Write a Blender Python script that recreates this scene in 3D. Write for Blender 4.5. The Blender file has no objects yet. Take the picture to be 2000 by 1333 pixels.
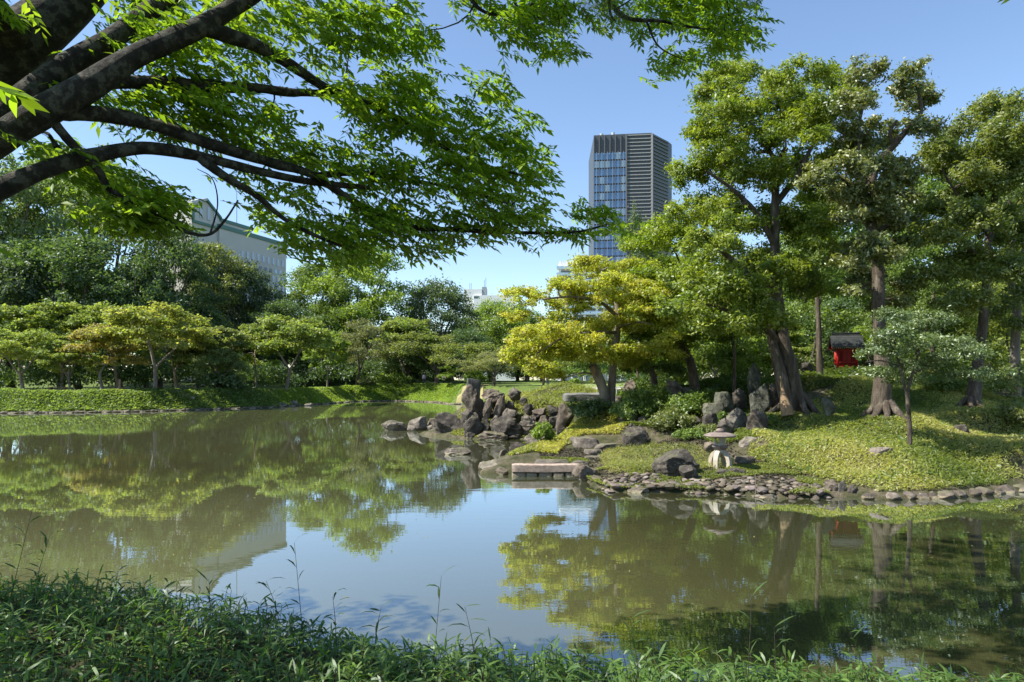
import bpy, math, random
import numpy as np

# ------------------------------------------------------------------ camera, sky, sun, exposure
scene = bpy.context.scene
COL = scene.collection
EYE = 3.2            # eye height above the pond (m)
F = 1333.0           # focal length in photo pixels (24 mm on 36 mm, 2000 px wide)
HOR = 742.0          # horizon row in the photo
cam_d = bpy.data.cameras.new('camera')
cam_d.sensor_width = 36.0
cam_d.lens = 24.0
cam_d.shift_y = (HOR - 666.5) / 2000.0
cam_d.clip_start = 0.05
cam_d.clip_end = 9000.0
cam = bpy.data.objects.new('camera', cam_d)
COL.objects.link(cam)
cam.location = (0, 0, EYE)
cam.rotation_euler = (math.radians(90), 0, 0)
scene.camera = cam

SUN_EL = math.radians(50)
SUN_AZ = math.radians(-12)         # sun stands to the left, a little in front of the picture plane
S = np.array([-math.cos(SUN_EL) * math.cos(SUN_AZ), math.cos(SUN_EL) * math.sin(SUN_AZ), math.sin(SUN_EL)])
world = bpy.data.worlds.new('World')
scene.world = world
world.use_nodes = True
wn = world.node_tree
sky = wn.nodes.new('ShaderNodeTexSky')
sky.sky_type = 'NISHITA'
sky.sun_disc = False
sky.sun_elevation = SUN_EL
sky.sun_rotation = math.atan2(S[0], S[1])
sky.altitude = 0
sky.air_density = 1.0
sky.dust_density = 0.25
sky.ozone_density = 2.5
bg = wn.nodes['Background']
bg.inputs['Strength'].default_value = 0.12
wn.links.new(sky.outputs[0], bg.inputs['Color'])
sun_d = bpy.data.lights.new('sun', 'SUN')
sun_d.energy = 5.0
sun_d.angle = math.radians(0.53)
sun_d.color = (1.0, 0.94, 0.84)
sun = bpy.data.objects.new('sun', sun_d)
COL.objects.link(sun)
from mathutils import Vector
sun.rotation_euler = Vector(S).to_track_quat('Z', 'Y').to_euler()
sun.location = (-30, 10, 40)
vs = scene.view_settings
vs.view_transform = 'Standard'
vs.look = 'None'
vs.exposure = 0.95
vs.gamma = 1.0
vs.use_curve_mapping = False
cy = scene.cycles
cy.max_bounces = 9
cy.diffuse_bounces = 5
cy.glossy_bounces = 3
cy.transmission_bounces = 4
cy.transparent_max_bounces = 4
cy.caustics_reflective = False
cy.caustics_refractive = False
cy.use_denoising = True
cy.sample_clamp_indirect = 4.0

# ------------------------------------------------------------------ helpers
rng = np.random.default_rng(7)
random.seed(7)

def P(px, py, Y):
    """A point of the place that the photo shows at (px, py), Y metres away."""
    return np.array([(px - 1000.0) / F * Y, Y, EYE - (py - HOR) / F * Y])

def proj(p):
    p = np.asarray(p, float)
    y = np.maximum(p[..., 1], 0.05)
    return 1000 + p[..., 0] / y * F, HOR - (p[..., 2] - EYE) / y * F

def in_poly(px, py, poly):
    px = np.asarray(px); py = np.asarray(py)
    ins = np.zeros(px.shape, bool)
    n = len(poly)
    for i in range(n):
        x1, y1 = poly[i]; x2, y2 = poly[(i + 1) % n]
        c = ((y1 > py) != (y2 > py)) & (px < (x2 - x1) * (py - y1) / (y2 - y1 + 1e-9) + x1)
        ins ^= c
    return ins

def unit(v):
    v = np.asarray(v, float)
    return v / (np.linalg.norm(v, axis=-1, keepdims=True) + 1e-9)

def smooth01(t):
    t = np.clip(t, 0, 1)
    return t * t * (3 - 2 * t)

_nd = np.random.default_rng(3)
_NK = unit(_nd.normal(size=(24, 3))) * _nd.uniform(0.7, 1.4, (24, 1))
_NP = _nd.uniform(0, 6.28, 24)
def noise(p, freq=1.0, octaves=3, seed=0):
    """Smooth numpy noise, about -1..1."""
    p = np.asarray(p, float)
    out = np.zeros(p.shape[:-1]); amp = 1.0; tot = 0
    for o in range(octaves):
        k = np.roll(_NK, seed * 3 + o * 5, 0)[:8]; ph = np.roll(_NP, seed * 7 + o * 3)[:8]
        q = p * freq + np.sin(p[..., [1, 2, 0]] * freq * 0.7 + seed) * 0.6
        out += amp * np.sin(q @ k.T * 1.7 + ph).sum(-1) / 3.2
        tot += amp; amp *= 0.5; freq *= 2.1
    return out / tot

def link(o, parent=None):
    COL.objects.link(o)
    if parent is not None:
        o.parent = parent
    return o

def mk(name, verts, faces, mat, parent=None, smooth=False, var=None):
    """One mesh object; faces is a list, or an (n,k) array for speed."""
    me = bpy.data.meshes.new(name)
    verts = np.asarray(verts, np.float32).reshape(-1, 3)
    if isinstance(faces, np.ndarray):
        n, k = faces.shape
        me.vertices.add(len(verts)); me.vertices.foreach_set('co', verts.ravel())
        me.loops.add(n * k); me.loops.foreach_set('vertex_index', faces.astype(np.int32).ravel())
        me.polygons.add(n)
        me.polygons.foreach_set('loop_start', np.arange(n, dtype=np.int32) * k)
        me.polygons.foreach_set('loop_total', np.full(n, k, np.int32))
        me.update(calc_edges=True)
    else:
        me.from_pydata([tuple(map(float, v)) for v in verts], [], faces)
        me.update()
    if smooth:
        me.polygons.foreach_set('use_smooth', np.ones(len(me.polygons), bool))
    if var is not None:
        a = me.attributes.new('var', 'FLOAT', 'FACE')
        a.data.foreach_set('value', np.asarray(var, np.float32))
    if mat is not None:
        me.materials.append(mat)
    return link(bpy.data.objects.new(name, me), parent)

def empty(name, loc=(0, 0, 0), rz=0.0):
    o = bpy.data.objects.new(name, None)
    o.empty_display_size = 0.2
    o.location = tuple(map(float, loc)); o.rotation_euler = (0, 0, rz)
    return link(o)

def tag(o, label=None, cat=None, group=None, kind=None):
    if label: o['label'] = label
    if cat: o['category'] = cat
    if group: o['group'] = group
    if kind: o['kind'] = kind
    return o

def copy_tree(o, parent=None):
    c = o.copy(); COL.objects.link(c); c.parent = parent
    for ch in list(o.children):
        copy_tree(ch, c)
    return c

class MB:
    """Collects boxes, tubes and prisms into one mesh."""
    def __init__(self): self.v = []; self.f = []
    def add(self, v, f):
        b = len(self.v)
        self.v += [tuple(map(float, q)) for q in v]
        self.f += [tuple(b + i for i in q) for q in f]
        return self
    def box(self, c, s, rz=0.0):
        cx, cy_, cz = c; hx, hy, hz = s[0] / 2, s[1] / 2, s[2] / 2
        ca, sa = math.cos(rz), math.sin(rz)
        v = []
        for z in (-hz, hz):
            for x, y in ((-hx, -hy), (hx, -hy), (hx, hy), (-hx, hy)):
                v.append((cx + x * ca - y * sa, cy_ + x * sa + y * ca, cz + z))
        return self.add(v, [(3, 2, 1, 0), (4, 5, 6, 7), (0, 1, 5, 4), (1, 2, 6, 5), (2, 3, 7, 6), (3, 0, 4, 7)])
    def prism(self, poly, z0, z1):
        n = len(poly)
        v = [(x, y, z0) for x, y in poly] + [(x, y, z1) for x, y in poly]
        f = [tuple(range(n - 1, -1, -1)), tuple(range(n, 2 * n))]
        f += [(i, (i + 1) % n, n + (i + 1) % n, n + i) for i in range(n)]
        return self.add(v, f)
    def lathe(self, prof, n=20, c=(0, 0, 0), sq=1.0):
        v = []; f = []
        for r, z in prof:
            for k in range(n):
                a = 2 * math.pi * k / n
                v.append((c[0] + r * math.cos(a), c[1] + r * math.sin(a) * sq, c[2] + z))
        for i in range(len(prof) - 1):
            for k in range(n):
                f.append((i * n + k, i * n + (k + 1) % n, (i + 1) * n + (k + 1) % n, (i + 1) * n + k))
        f.append(tuple(range(n - 1, -1, -1))); f.append(tuple((len(prof) - 1) * n + k for k in range(n)))
        return self.add(v, f)
    def tube(self, pts, rad, m=8):
        v, f = tube(np.array(pts, float), np.array(rad, float) * np.ones(len(pts)), m)
        return self.add(v, [tuple(q) for q in f])
    def build(self, name, mat, parent=None, smooth=False):
        return mk(name, self.v, self.f, mat, parent, smooth)

def tube(pts, rad, m=8, rough=0.0, seed=0):
    """Swept tube with parallel-transported rings; returns verts, quad faces (degenerate fan tip closed by a small ring)."""
    n = len(pts)
    t = np.zeros((n, 3)); t[1:-1] = pts[2:] - pts[:-2]; t[0] = pts[1] - pts[0]; t[-1] = pts[-1] - pts[-2]
    t = unit(t)
    a = np.array([0, 0, 1.0]) if abs(t[0, 2]) < 0.9 else np.array([1.0, 0, 0])
    u = unit(np.cross(t[0], a))
    ang = np.arange(m) / m * 2 * np.pi
    ca, sa = np.cos(ang)[:, None], np.sin(ang)[:, None]
    V = np.zeros((n, m, 3))
    for i in range(n):
        u = unit(u - t[i] * (u @ t[i])); w = np.cross(t[i], u)
        V[i] = pts[i] + rad[i] * (ca * u + sa * w)
    if rough > 0:
        d = V - pts[:, None, :]
        s = noise(V * np.array([1, 1, 0.45]), 1.0 / max(rad[0], 0.03) * 0.8, 3, seed)
        V = pts[:, None, :] + d * (1 + rough * s)[..., None]
    V = V.reshape(-1, 3)
    idx = np.arange(n * m).reshape(n, m)
    f = np.stack([idx[:-1], np.roll(idx[:-1], -1, 1), np.roll(idx[1:], -1, 1), idx[1:]], -1).reshape(-1, 4)
    return V, f

def catmull(pts, k=4):
    pts = np.asarray(pts, float)
    if len(pts) < 3: 
        return np.array([pts[0] + (pts[-1] - pts[0]) * t for t in np.linspace(0, 1, k + 1)])
    p = np.vstack([2 * pts[0] - pts[1], pts, 2 * pts[-1] - pts[-2]])
    out = []
    for i in range(1, len(p) - 2):
        for t in np.arange(k) / k:
            a, b, c, d = p[i - 1], p[i], p[i + 1], p[i + 2]
            out.append(0.5 * (2 * b + (c - a) * t + (2 * a - 5 * b + 4 * c - d) * t * t + (3 * b - a - 3 * c + d) * t ** 3))
    out.append(pts[-1])
    return np.array(out)

# ------------------------------------------------------------------ materials (procedural)
def newmat(name):
    m = bpy.data.materials.new(name); m.use_nodes = True
    nt = m.node_tree; nt.nodes.clear()
    out = nt.nodes.new('ShaderNodeOutputMaterial')
    return m, nt, out

def nd(nt, typ, **kw):
    n = nt.nodes.new(typ)
    for k, v in kw.items():
        if k in n.inputs: n.inputs[k].default_value = v
        else: setattr(n, k, v)
    return n

def ramp(nt, fac, stops):
    r = nt.nodes.new('ShaderNodeValToRGB')
    el = r.color_ramp.elements
    while len(el) < len(stops): el.new(0.5)
    for e, (p, c) in zip(el, stops):
        e.position = p; e.color = (*c, 1)
    nt.links.new(fac, r.inputs[0])
    return r

def noisy_mat(name, stops, scale=4.0, rough=0.85, bump=0.3, bscale=None, detail=6.0, coord='Object', stretch=(1, 1, 1), spec=0.3, bdist=0.05, objcol=False):
    m, nt, out = newmat(name)
    tc = nd(nt, 'ShaderNodeTexCoord'); mp = nd(nt, 'ShaderNodeMapping'); mp.inputs['Scale'].default_value = stretch
    if coord == 'World':
        g = nd(nt, 'ShaderNodeNewGeometry'); nt.links.new(g.outputs['Position'], mp.inputs['Vector'])
    else:
        nt.links.new(tc.outputs[coord], mp.inputs['Vector'])
    n1 = nd(nt, 'ShaderNodeTexNoise', Scale=scale, Detail=detail, Roughness=0.65); nt.links.new(mp.outputs[0], n1.inputs['Vector'])
    r = ramp(nt, n1.outputs['Fac'], stops)
    b = nd(nt, 'ShaderNodeBsdfPrincipled', Roughness=rough); b.inputs['Specular IOR Level'].default_value = spec
    col = r.outputs['Color']
    if objcol:
        oi = nd(nt, 'ShaderNodeObjectInfo'); mx = nd(nt, 'ShaderNodeMix', data_type='RGBA', blend_type='MULTIPLY'); mx.inputs[0].default_value = 1.0
        nt.links.new(col, mx.inputs[6]); nt.links.new(oi.outputs['Color'], mx.inputs[7]); col = mx.outputs[2]
    nt.links.new(col, b.inputs['Base Color'])
    if bump > 0:
        n2 = nd(nt, 'ShaderNodeTexNoise', Scale=bscale or scale * 4, Detail=8.0, Roughness=0.7); nt.links.new(mp.outputs[0], n2.inputs['Vector'])
        bm = nd(nt, 'ShaderNodeBump', Strength=bump, Distance=bdist); nt.links.new(n2.outputs['Fac'], bm.inputs['Height'])
        nt.links.new(bm.outputs[0], b.inputs['Normal'])
    nt.links.new(b.outputs[0], out.inputs[0])
    return m

def plain_mat(name, col, rough=0.6, spec=0.4, metallic=0.0, var=0.12, scale=3.0):
    c = np.array(col)
    m = noisy_mat(name, [(0.25, tuple(c * (1 - var))), (0.75, tuple(np.minimum(c * (1 + var), 1)))], scale, rough, 0.0, spec=spec)
    m.node_tree.nodes['Principled BSDF'].inputs['Metallic'].default_value = metallic
    return m

def leaf_mat(name, gloss=0.04, trans=0.5, grough=0.5):
    """Leaf blades: the object's own colour mixed with its second colour per leaf, light shining through."""
    m, nt, out = newmat(name)
    oi = nd(nt, 'ShaderNodeObjectInfo')
    at = nd(nt, 'ShaderNodeAttribute', attribute_type='OBJECT', attribute_name='leaf_b')
    av = nd(nt, 'ShaderNodeAttribute', attribute_type='GEOMETRY', attribute_name='var')
    mx = nd(nt, 'ShaderNodeMix', data_type='RGBA')
    nt.links.new(av.outputs['Fac'], mx.inputs[0]); nt.links.new(oi.outputs['Color'], mx.inputs[6]); nt.links.new(at.outputs['Color'], mx.inputs[7])
    ml = nd(nt, 'ShaderNodeMath', operation='MULTIPLY'); ml.inputs[1].default_value = 17.31; nt.links.new(av.outputs['Fac'], ml.inputs[0])
    fr = nd(nt, 'ShaderNodeMath', operation='FRACT'); nt.links.new(ml.outputs[0], fr.inputs[0])
    mr = nd(nt, 'ShaderNodeMapRange'); mr.inputs['To Min'].default_value = 0.72; mr.inputs['To Max'].default_value = 1.28; nt.links.new(fr.outputs[0], mr.inputs['Value'])
    sc = nd(nt, 'ShaderNodeVectorMath', operation='SCALE'); nt.links.new(mx.outputs[2], sc.inputs[0]); nt.links.new(mr.outputs[0], sc.inputs['Scale'])
    d = nd(nt, 'ShaderNodeBsdfDiffuse'); nt.links.new(sc.outputs[0], d.inputs['Color'])
    tm = nd(nt, 'ShaderNodeVectorMath', operation='MULTIPLY'); tm.inputs[1].default_value = (1.3, 1.35, 0.6); nt.links.new(sc.outputs[0], tm.inputs[0])
    t = nd(nt, 'ShaderNodeBsdfTranslucent'); nt.links.new(tm.outputs[0], t.inputs['Color'])
    m1 = nd(nt, 'ShaderNodeMixShader'); m1.inputs[0].default_value = trans
    nt.links.new(d.outputs[0], m1.inputs[1]); nt.links.new(t.outputs[0], m1.inputs[2])
    g = nd(nt, 'ShaderNodeBsdfGlossy', Roughness=grough); g.inputs['Color'].default_value = (0.9, 0.95, 1, 1)
    m2 = nd(nt, 'ShaderNodeMixShader'); m2.inputs[0].default_value = gloss
    nt.links.new(m1.outputs[0], m2.inputs[1]); nt.links.new(g.outputs[0], m2.inputs[2])
    nt.links.new(m2.outputs[0], out.inputs[0])
    return m

M = {}
M['leaf'] = leaf_mat('leaf')
M['leaf_soft'] = leaf_mat('leaf_soft', 0.03, 0.6, 0.5)
M['leaf_gloss'] = leaf_mat('leaf_gloss', 0.07, 0.4, 0.5)
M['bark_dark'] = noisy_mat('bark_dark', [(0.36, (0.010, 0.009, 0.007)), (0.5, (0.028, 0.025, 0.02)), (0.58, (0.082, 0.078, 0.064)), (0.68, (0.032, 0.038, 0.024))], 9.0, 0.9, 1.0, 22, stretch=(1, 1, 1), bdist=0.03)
M['bark'] = noisy_mat('bark', [(0.3, (0.05, 0.038, 0.028)), (0.55, (0.13, 0.105, 0.08)), (0.7, (0.24, 0.205, 0.165))], 5.0, 0.92, 1.0, 13, stretch=(1, 1, 0.22), bdist=0.14)
M['bark_pale'] = noisy_mat('bark_pale', [(0.3, (0.10, 0.08, 0.06)), (0.55, (0.22, 0.19, 0.15)), (0.75, (0.34, 0.30, 0.25))], 3.0, 0.9, 0.6, 9, stretch=(1, 1, 0.35), bdist=0.05)
M['wood_cut'] = noisy_mat('wood_cut', [(0.3, (0.16, 0.10, 0.055)), (0.7, (0.34, 0.24, 0.14))], 9.0, 0.85, 0.5, 22, stretch=(1, 1, 0.3))
M['rock'] = noisy_mat('rock', [(0.28, (0.045, 0.040, 0.036)), (0.47, (0.12, 0.108, 0.095)), (0.6, (0.20, 0.182, 0.16)), (0.76, (0.33, 0.31, 0.27))], 2.6, 0.9, 0.9, 9, coord='World', bdist=0.08, objcol=True)
def weather_rock(m):
    # moss in patches on the upward faces and a pale silt line just above the pond level
    nt = m.node_tree; b = nt.nodes['Principled BSDF']; src = b.inputs['Base Color'].links[0].from_socket
    g = nd(nt, 'ShaderNodeNewGeometry'); sp = nd(nt, 'ShaderNodeSeparateXYZ'); nt.links.new(g.outputs['Normal'], sp.inputs[0])
    n = nd(nt, 'ShaderNodeTexNoise', Scale=1.7, Detail=5.0, Roughness=0.7); nt.links.new(g.outputs['Position'], n.inputs['Vector'])
    a = nd(nt, 'ShaderNodeMath', operation='MULTIPLY'); nt.links.new(sp.outputs[2], a.inputs[0]); nt.links.new(n.outputs['Fac'], a.inputs[1])
    r = nd(nt, 'ShaderNodeMapRange'); r.inputs['From Min'].default_value = .38; r.inputs['From Max'].default_value = .58; r.inputs['To Max'].default_value = .6; nt.links.new(a.outputs[0], r.inputs['Value'])
    m1 = nd(nt, 'ShaderNodeMix', data_type='RGBA'); m1.inputs[7].default_value = (.13, .14, .06, 1)
    nt.links.new(r.outputs[0], m1.inputs[0]); nt.links.new(src, m1.inputs[6])
    n3 = nd(nt, 'ShaderNodeTexVoronoi', Scale=5.5); nt.links.new(g.outputs['Position'], n3.inputs['Vector'])
    r3 = nd(nt, 'ShaderNodeMapRange'); r3.inputs['From Min'].default_value = .16; r3.inputs['From Max'].default_value = .05; r3.inputs['To Max'].default_value = .55; nt.links.new(n3.outputs['Distance'], r3.inputs['Value'])
    m3 = nd(nt, 'ShaderNodeMix', data_type='RGBA'); m3.inputs[7].default_value = (.36, .36, .31, 1); nt.links.new(r3.outputs[0], m3.inputs[0]); nt.links.new(m1.outputs[2], m3.inputs[6])
    ps = nd(nt, 'ShaderNodeSeparateXYZ'); nt.links.new(g.outputs['Position'], ps.inputs[0])
    ad = nd(nt, 'ShaderNodeMath', operation='MULTIPLY_ADD'); ad.inputs[1].default_value = -.06; nt.links.new(n.outputs['Fac'], ad.inputs[0]); nt.links.new(ps.outputs[2], ad.inputs[2])
    r2 = nd(nt, 'ShaderNodeMapRange'); r2.inputs['From Min'].default_value = .06; r2.inputs['From Max'].default_value = .03; r2.inputs['To Max'].default_value = .75; nt.links.new(ad.outputs[0], r2.inputs['Value'])
    m2 = nd(nt, 'ShaderNodeMix', data_type='RGBA'); m2.inputs[7].default_value = (.30, .26, .17, 1)
    nt.links.new(r2.outputs[0], m2.inputs[0]); nt.links.new(m3.outputs[2], m2.inputs[6]); nt.links.new(m2.outputs[2], b.inputs['Base Color'])
weather_rock(M['rock'])
M['pebble'] = noisy_mat('pebble', [(0.3, (0.085, 0.075, 0.062)), (0.7, (0.20, 0.18, 0.152))], 7, 0.9, 0.4, 24, coord='World', objcol=True)
M['granite'] = noisy_mat('granite', [(0.3, (0.27, 0.20, 0.155)), (0.55, (0.42, 0.33, 0.27)), (0.75, (0.55, 0.47, 0.40))], 9, 0.85, 0.8, 26, bdist=0.03)
M['slate'] = noisy_mat('slate', [(0.3, (0.09, 0.09, 0.083)), (0.6, (0.20, 0.20, 0.185)), (0.8, (0.30, 0.30, 0.28))], 4, 0.85, 0.8, 12, stretch=(0.5, 1, 3), bdist=0.05)
M['slate_dark'] = noisy_mat('slate_dark', [(0.3, (0.05, 0.052, 0.048)), (0.6, (0.11, 0.112, 0.10)), (0.8, (0.17, 0.17, 0.15))], 4, 0.9, 0.9, 12, stretch=(1, 1, 0.5), bdist=0.06)
M['lantern'] = noisy_mat('lantern', [(0.3, (0.33, 0.28, 0.215)), (0.7, (0.54, 0.48, 0.39))], 5, 0.9, 0.4, 40, bdist=0.01)
M['lantern_roof'] = noisy_mat('lantern_roof', [(0.3, (0.13, 0.10, 0.085)), (0.7, (0.26, 0.215, 0.19))], 6, 0.9, 0.5, 40, bdist=0.01)
M['soil'] = noisy_mat('soil', [(0.36, (0.04, 0.05, 0.016)), (0.5, (0.085, 0.08, 0.04)), (0.62, (0.15, 0.125, 0.085))], 2.2, 0.95, 1.0, 14, coord='World', bdist=0.1)
M['far_ground'] = noisy_mat('far_ground', [(0.35, (0.075, 0.11, 0.022)), (0.55, (0.11, 0.16, 0.032)), (0.7, (0.14, 0.15, 0.05))], 0.7, 0.95, 0.8, 5, coord='World', bdist=0.25)
M['gravel'] = noisy_mat('gravel', [(0.3, (0.30, 0.26, 0.20)), (0.7, (0.44, 0.39, 0.31))], 3, 0.95, 0.3, 30, coord='World')
M['lawn'] = noisy_mat('lawn', [(0.3, (0.15, 0.22, 0.045)), (0.7, (0.21, 0.29, 0.07))], 0.6, 0.95, 0.5, 20, coord='World')
M['dry_lawn'] = noisy_mat('dry_lawn', [(0.3, (0.22, 0.21, 0.085)), (0.7, (0.32, 0.27, 0.13))], 0.9, 0.95, 0.5, 15, coord='World')

def water_mat():
    m, nt, out = newmat('pond_water')
    g = nd(nt, 'ShaderNodeNewGeometry')
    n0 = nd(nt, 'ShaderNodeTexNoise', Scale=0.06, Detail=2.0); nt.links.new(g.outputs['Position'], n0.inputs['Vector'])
    # noise varies the silt; darkening toward the island is tree shade painted in
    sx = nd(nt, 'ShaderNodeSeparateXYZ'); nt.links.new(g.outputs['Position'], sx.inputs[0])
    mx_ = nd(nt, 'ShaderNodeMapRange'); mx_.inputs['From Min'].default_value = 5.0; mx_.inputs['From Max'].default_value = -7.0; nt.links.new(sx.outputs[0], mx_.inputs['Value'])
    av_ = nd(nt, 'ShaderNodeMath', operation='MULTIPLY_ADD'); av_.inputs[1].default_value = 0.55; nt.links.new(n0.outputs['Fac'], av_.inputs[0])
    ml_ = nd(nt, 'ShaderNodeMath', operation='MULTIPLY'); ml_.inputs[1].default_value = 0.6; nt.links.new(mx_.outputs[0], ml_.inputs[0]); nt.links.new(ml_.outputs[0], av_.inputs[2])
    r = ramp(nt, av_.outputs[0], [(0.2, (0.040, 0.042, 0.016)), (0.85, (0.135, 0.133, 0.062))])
    df = nd(nt, 'ShaderNodeBsdfDiffuse'); nt.links.new(r.outputs[0], df.inputs['Color'])
    gl = nd(nt, 'ShaderNodeBsdfGlossy', Roughness=0.0); gl.inputs['Color'].default_value = (0.86, 0.94, 1, 1)
    fz = nd(nt, 'ShaderNodeFresnel', IOR=1.333)
    b = nd(nt, 'ShaderNodeMixShader')
    fm = nd(nt, 'ShaderNodeMath', operation='MULTIPLY_ADD', use_clamp=True); fm.inputs[1].default_value = 1.5; fm.inputs[2].default_value = 0.16
    mi = nd(nt, 'ShaderNodeMath', operation='MINIMUM'); mi.inputs[1].default_value = 0.84
    nt.links.new(fz.outputs[0], fm.inputs[0]); nt.links.new(fm.outputs[0], mi.inputs[0]); nt.links.new(mi.outputs[0], b.inputs[0]); nt.links.new(df.outputs[0], b.inputs[1]); nt.links.new(gl.outputs[0], b.inputs[2])
    mp = nd(nt, 'ShaderNodeMapping'); mp.inputs['Scale'].default_value = (0.55, 1.5, 1.0); nt.links.new(g.outputs['Position'], mp.inputs['Vector'])
    n1 = nd(nt, 'ShaderNodeTexNoise', Scale=2.1, Detail=3.0, Roughness=0.55); nt.links.new(mp.outputs[0], n1.inputs['Vector'])
    # patches of breeze: some parts of the pond are glassy, some lightly ruffled
    n2 = nd(nt, 'ShaderNodeTexNoise', Scale=0.085, Detail=2.0); nt.links.new(g.outputs['Position'], n2.inputs['Vector'])
    mr = nd(nt, 'ShaderNodeMapRange'); mr.inputs['From Min'].default_value = 0.4; mr.inputs['From Max'].default_value = 0.68
    mr.inputs['To Min'].default_value = 0.006; mr.inputs['To Max'].default_value = 0.024; nt.links.new(n2.outputs['Fac'], mr.inputs['Value'])
    bm = nd(nt, 'ShaderNodeBump', Distance=0.09); nt.links.new(mr.outputs[0], bm.inputs['Strength']); nt.links.new(n1.outputs['Fac'], bm.inputs['Height'])
    nt.links.new(bm.outputs[0], gl.inputs['Normal']); nt.links.new(bm.outputs[0], fz.inputs['Normal'])
    nt.links.new(b.outputs[0], out.inputs[0])
    return m
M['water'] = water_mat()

# ------------------------------------------------------------------ terrain
def W(px, py):                      # a point of the waterline seen at (px, py)
    Y = F * EYE / (py - HOR)
    return ((px - 1000) / F * Y, Y)
SHORE_FAR = [(-140, 56), (-80, 61), W(0, 808), W(140, 807), W(270, 805), W(400, 801), W(500, 797.5), W(538, 796), (-26.6, 84), W(629, 790), W(693, 785), W(777, 783.8),
             (-10.5, 96), W(882, 790), W(905, 790), (0, 82), (1.5, 62), (-0.5, 47), (-4.5, 43.5), (-5.5, 40)]
SHORE_ISLE = [W(868, 856), W(950, 859), W(1015, 858), (1.5, 35.9), (1.9, 33.5), (1.3, 30.6), W(988, 891), W(938, 917), W(942, 928), W(1000, 929), W(1133, 930.5), W(1150, 946), W(1196, 962), W(1300, 962),
              W(1400, 966), W(1500, 972), W(1580, 976), W(1650, 971), W(1720, 977), W(1850, 974), W(2000, 960), (18.5, 20.4), (30, 24), (60, 30), (140, 34)]
SHORE_NEAR = [(140, 5.0), (30, 6.0), (12, 6.2), (5, 6.2), (2, 6.3), (0, 6.7), (-2, 7.3), (-4, 7.9), (-8, 8.7), (-30, 10.0), (-140, 10)]
POND = SHORE_FAR + SHORE_ISLE + SHORE_NEAR

def shore_dist(x, y):
    """Distance to the waterline: positive on land, negative in the pond."""
    x = np.asarray(x, float); y = np.asarray(y, float)
    best = np.full(x.shape, 1e9)
    n = len(POND)
    for i in range(n):
        ax, ay = POND[i]; bx, by = POND[(i + 1) % n]
        dx, dy = bx - ax, by - ay
        t = np.clip(((x - ax) * dx + (y - ay) * dy) / (dx * dx + dy * dy + 1e-9), 0, 1)
        best = np.minimum(best, (x - ax - t * dx) ** 2 + (y - ay - t * dy) ** 2)
    d = np.sqrt(best)
    return np.where(in_poly(x, y, POND), -d, d)

CTRL = np.array([P(*c) for c in [
    (1405, 914, 21.5), (1240, 905, 23), (1320, 934, 20.8), (1500, 930, 20.5), (1580, 945, 19.8), (1150, 893, 24.5), (1245, 874, 27), (1100, 882, 26), (1060, 868, 29), (1120, 842, 30),
    (1190, 802, 32.5), (1300, 800, 31), (1400, 862, 25.5), (1450, 842, 26), (1540, 808, 27), (1490, 850, 24.5), (1600, 873, 22.5), (1725, 818, 25), (1775, 873, 21.5), (1700, 930, 19.8),
    (1900, 802, 27), (1900, 922, 20.2), (2000, 865, 23.5), (2000, 790, 29), (2150, 800, 29), (1650, 724, 36), (1600, 737, 33), (1800, 737, 34), (1980, 752, 33), (1400, 747, 35),
    (1300, 756, 36), (1500, 742, 34), (1050, 762, 39), (960, 768, 39.8), (1000, 800, 37.8), (1120, 782, 38.2), (1100, 757, 43), (1145, 806, 36), (1150, 806, 38), (1210, 772, 38), (1240, 830, 28.5),
    (1020, 852, 34), (1100, 765, 52), (1160, 763, 56), (1300, 756, 55), (1500, 748, 50), (1700, 738, 50), (2000, 740, 48), (2300, 760, 40), (930, 800, 39), (915, 830, 38.2), (1030, 857, 36.7), (1068, 853, 36.7), (1100, 848, 36.2), (1050, 858, 35.2), (1090, 850, 35), (1060, 846, 37.2), (1100, 836, 37)]])
def H_isle(x, y):
    x = np.asarray(x, float); y = np.asarray(y, float)
    d2 = (x[..., None] - CTRL[:, 0]) ** 2 + (y[..., None] - CTRL[:, 1]) ** 2
    w = 1.0 / (d2 + 0.6) ** 1.6
    return (w * CTRL[:, 2]).sum(-1) / w.sum(-1)

def ground_z(x, y):
    x = np.asarray(x, float); y = np.asarray(y, float)
    d = shore_dist(x, y)
    # far land
    hb = 1.85 + 0.55 * smooth01((x + 30) / 12)
    wd = 2.3 + 1.2 * smooth01((x + 30) / 8)
    far = hb * (0.5 * np.clip(d / wd, 0, 1) + 0.5 * smooth01(d / wd)) + 0.5 * smooth01((y - 106) / 40) + 2.5 * smooth01((y - 108) / 30) * smooth01((-x - 12) / 15)
    isl = H_isle(x, y)
    isl = 0.10 + (isl - 0.10) * smooth01(d / 1.5)
    rock_edge = (x < 3.5) & (y > 34.5) & (y < 43)
    isl = np.where(rock_edge, 0.1 + (H_isle(x, y) - 0.1) * smooth01(d / 2.6) * .9, isl)
    k = smooth01((y - 50) / 10) 
    right = smooth01((x - 22) / 10)
    isl = isl * (1 - right) + (0.1 + 3.0 * smooth01(d / 10)) * right
    z = np.where(y < 62, isl * (1 - k) + far * k, far)
    z = np.where((x < -8), far, z)
    # near bank: a shelf under the tree that drops to the pond
    near = (0.78 + 0.20 * smooth01((-x - .5) / 4) + .05 * smooth01((x - 1) / 4)) * smooth01(d / 1.3) + 0.9 * smooth01((3.6 - y) / 5)
    z = np.where(y < 13, near, z)
    z = np.where(d <= 0.0, np.maximum(-1.2, d * 0.8) - 0.02, z + 0.02)
    p = np.stack([x, y, np.zeros_like(x)], -1)
    return z + 0.05 * noise(p, 0.9, 3, 1) * np.clip(d, 0, 1)

def gz(x, y):
    return float(ground_z(np.array([x]), np.array([y]))[0])

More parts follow.
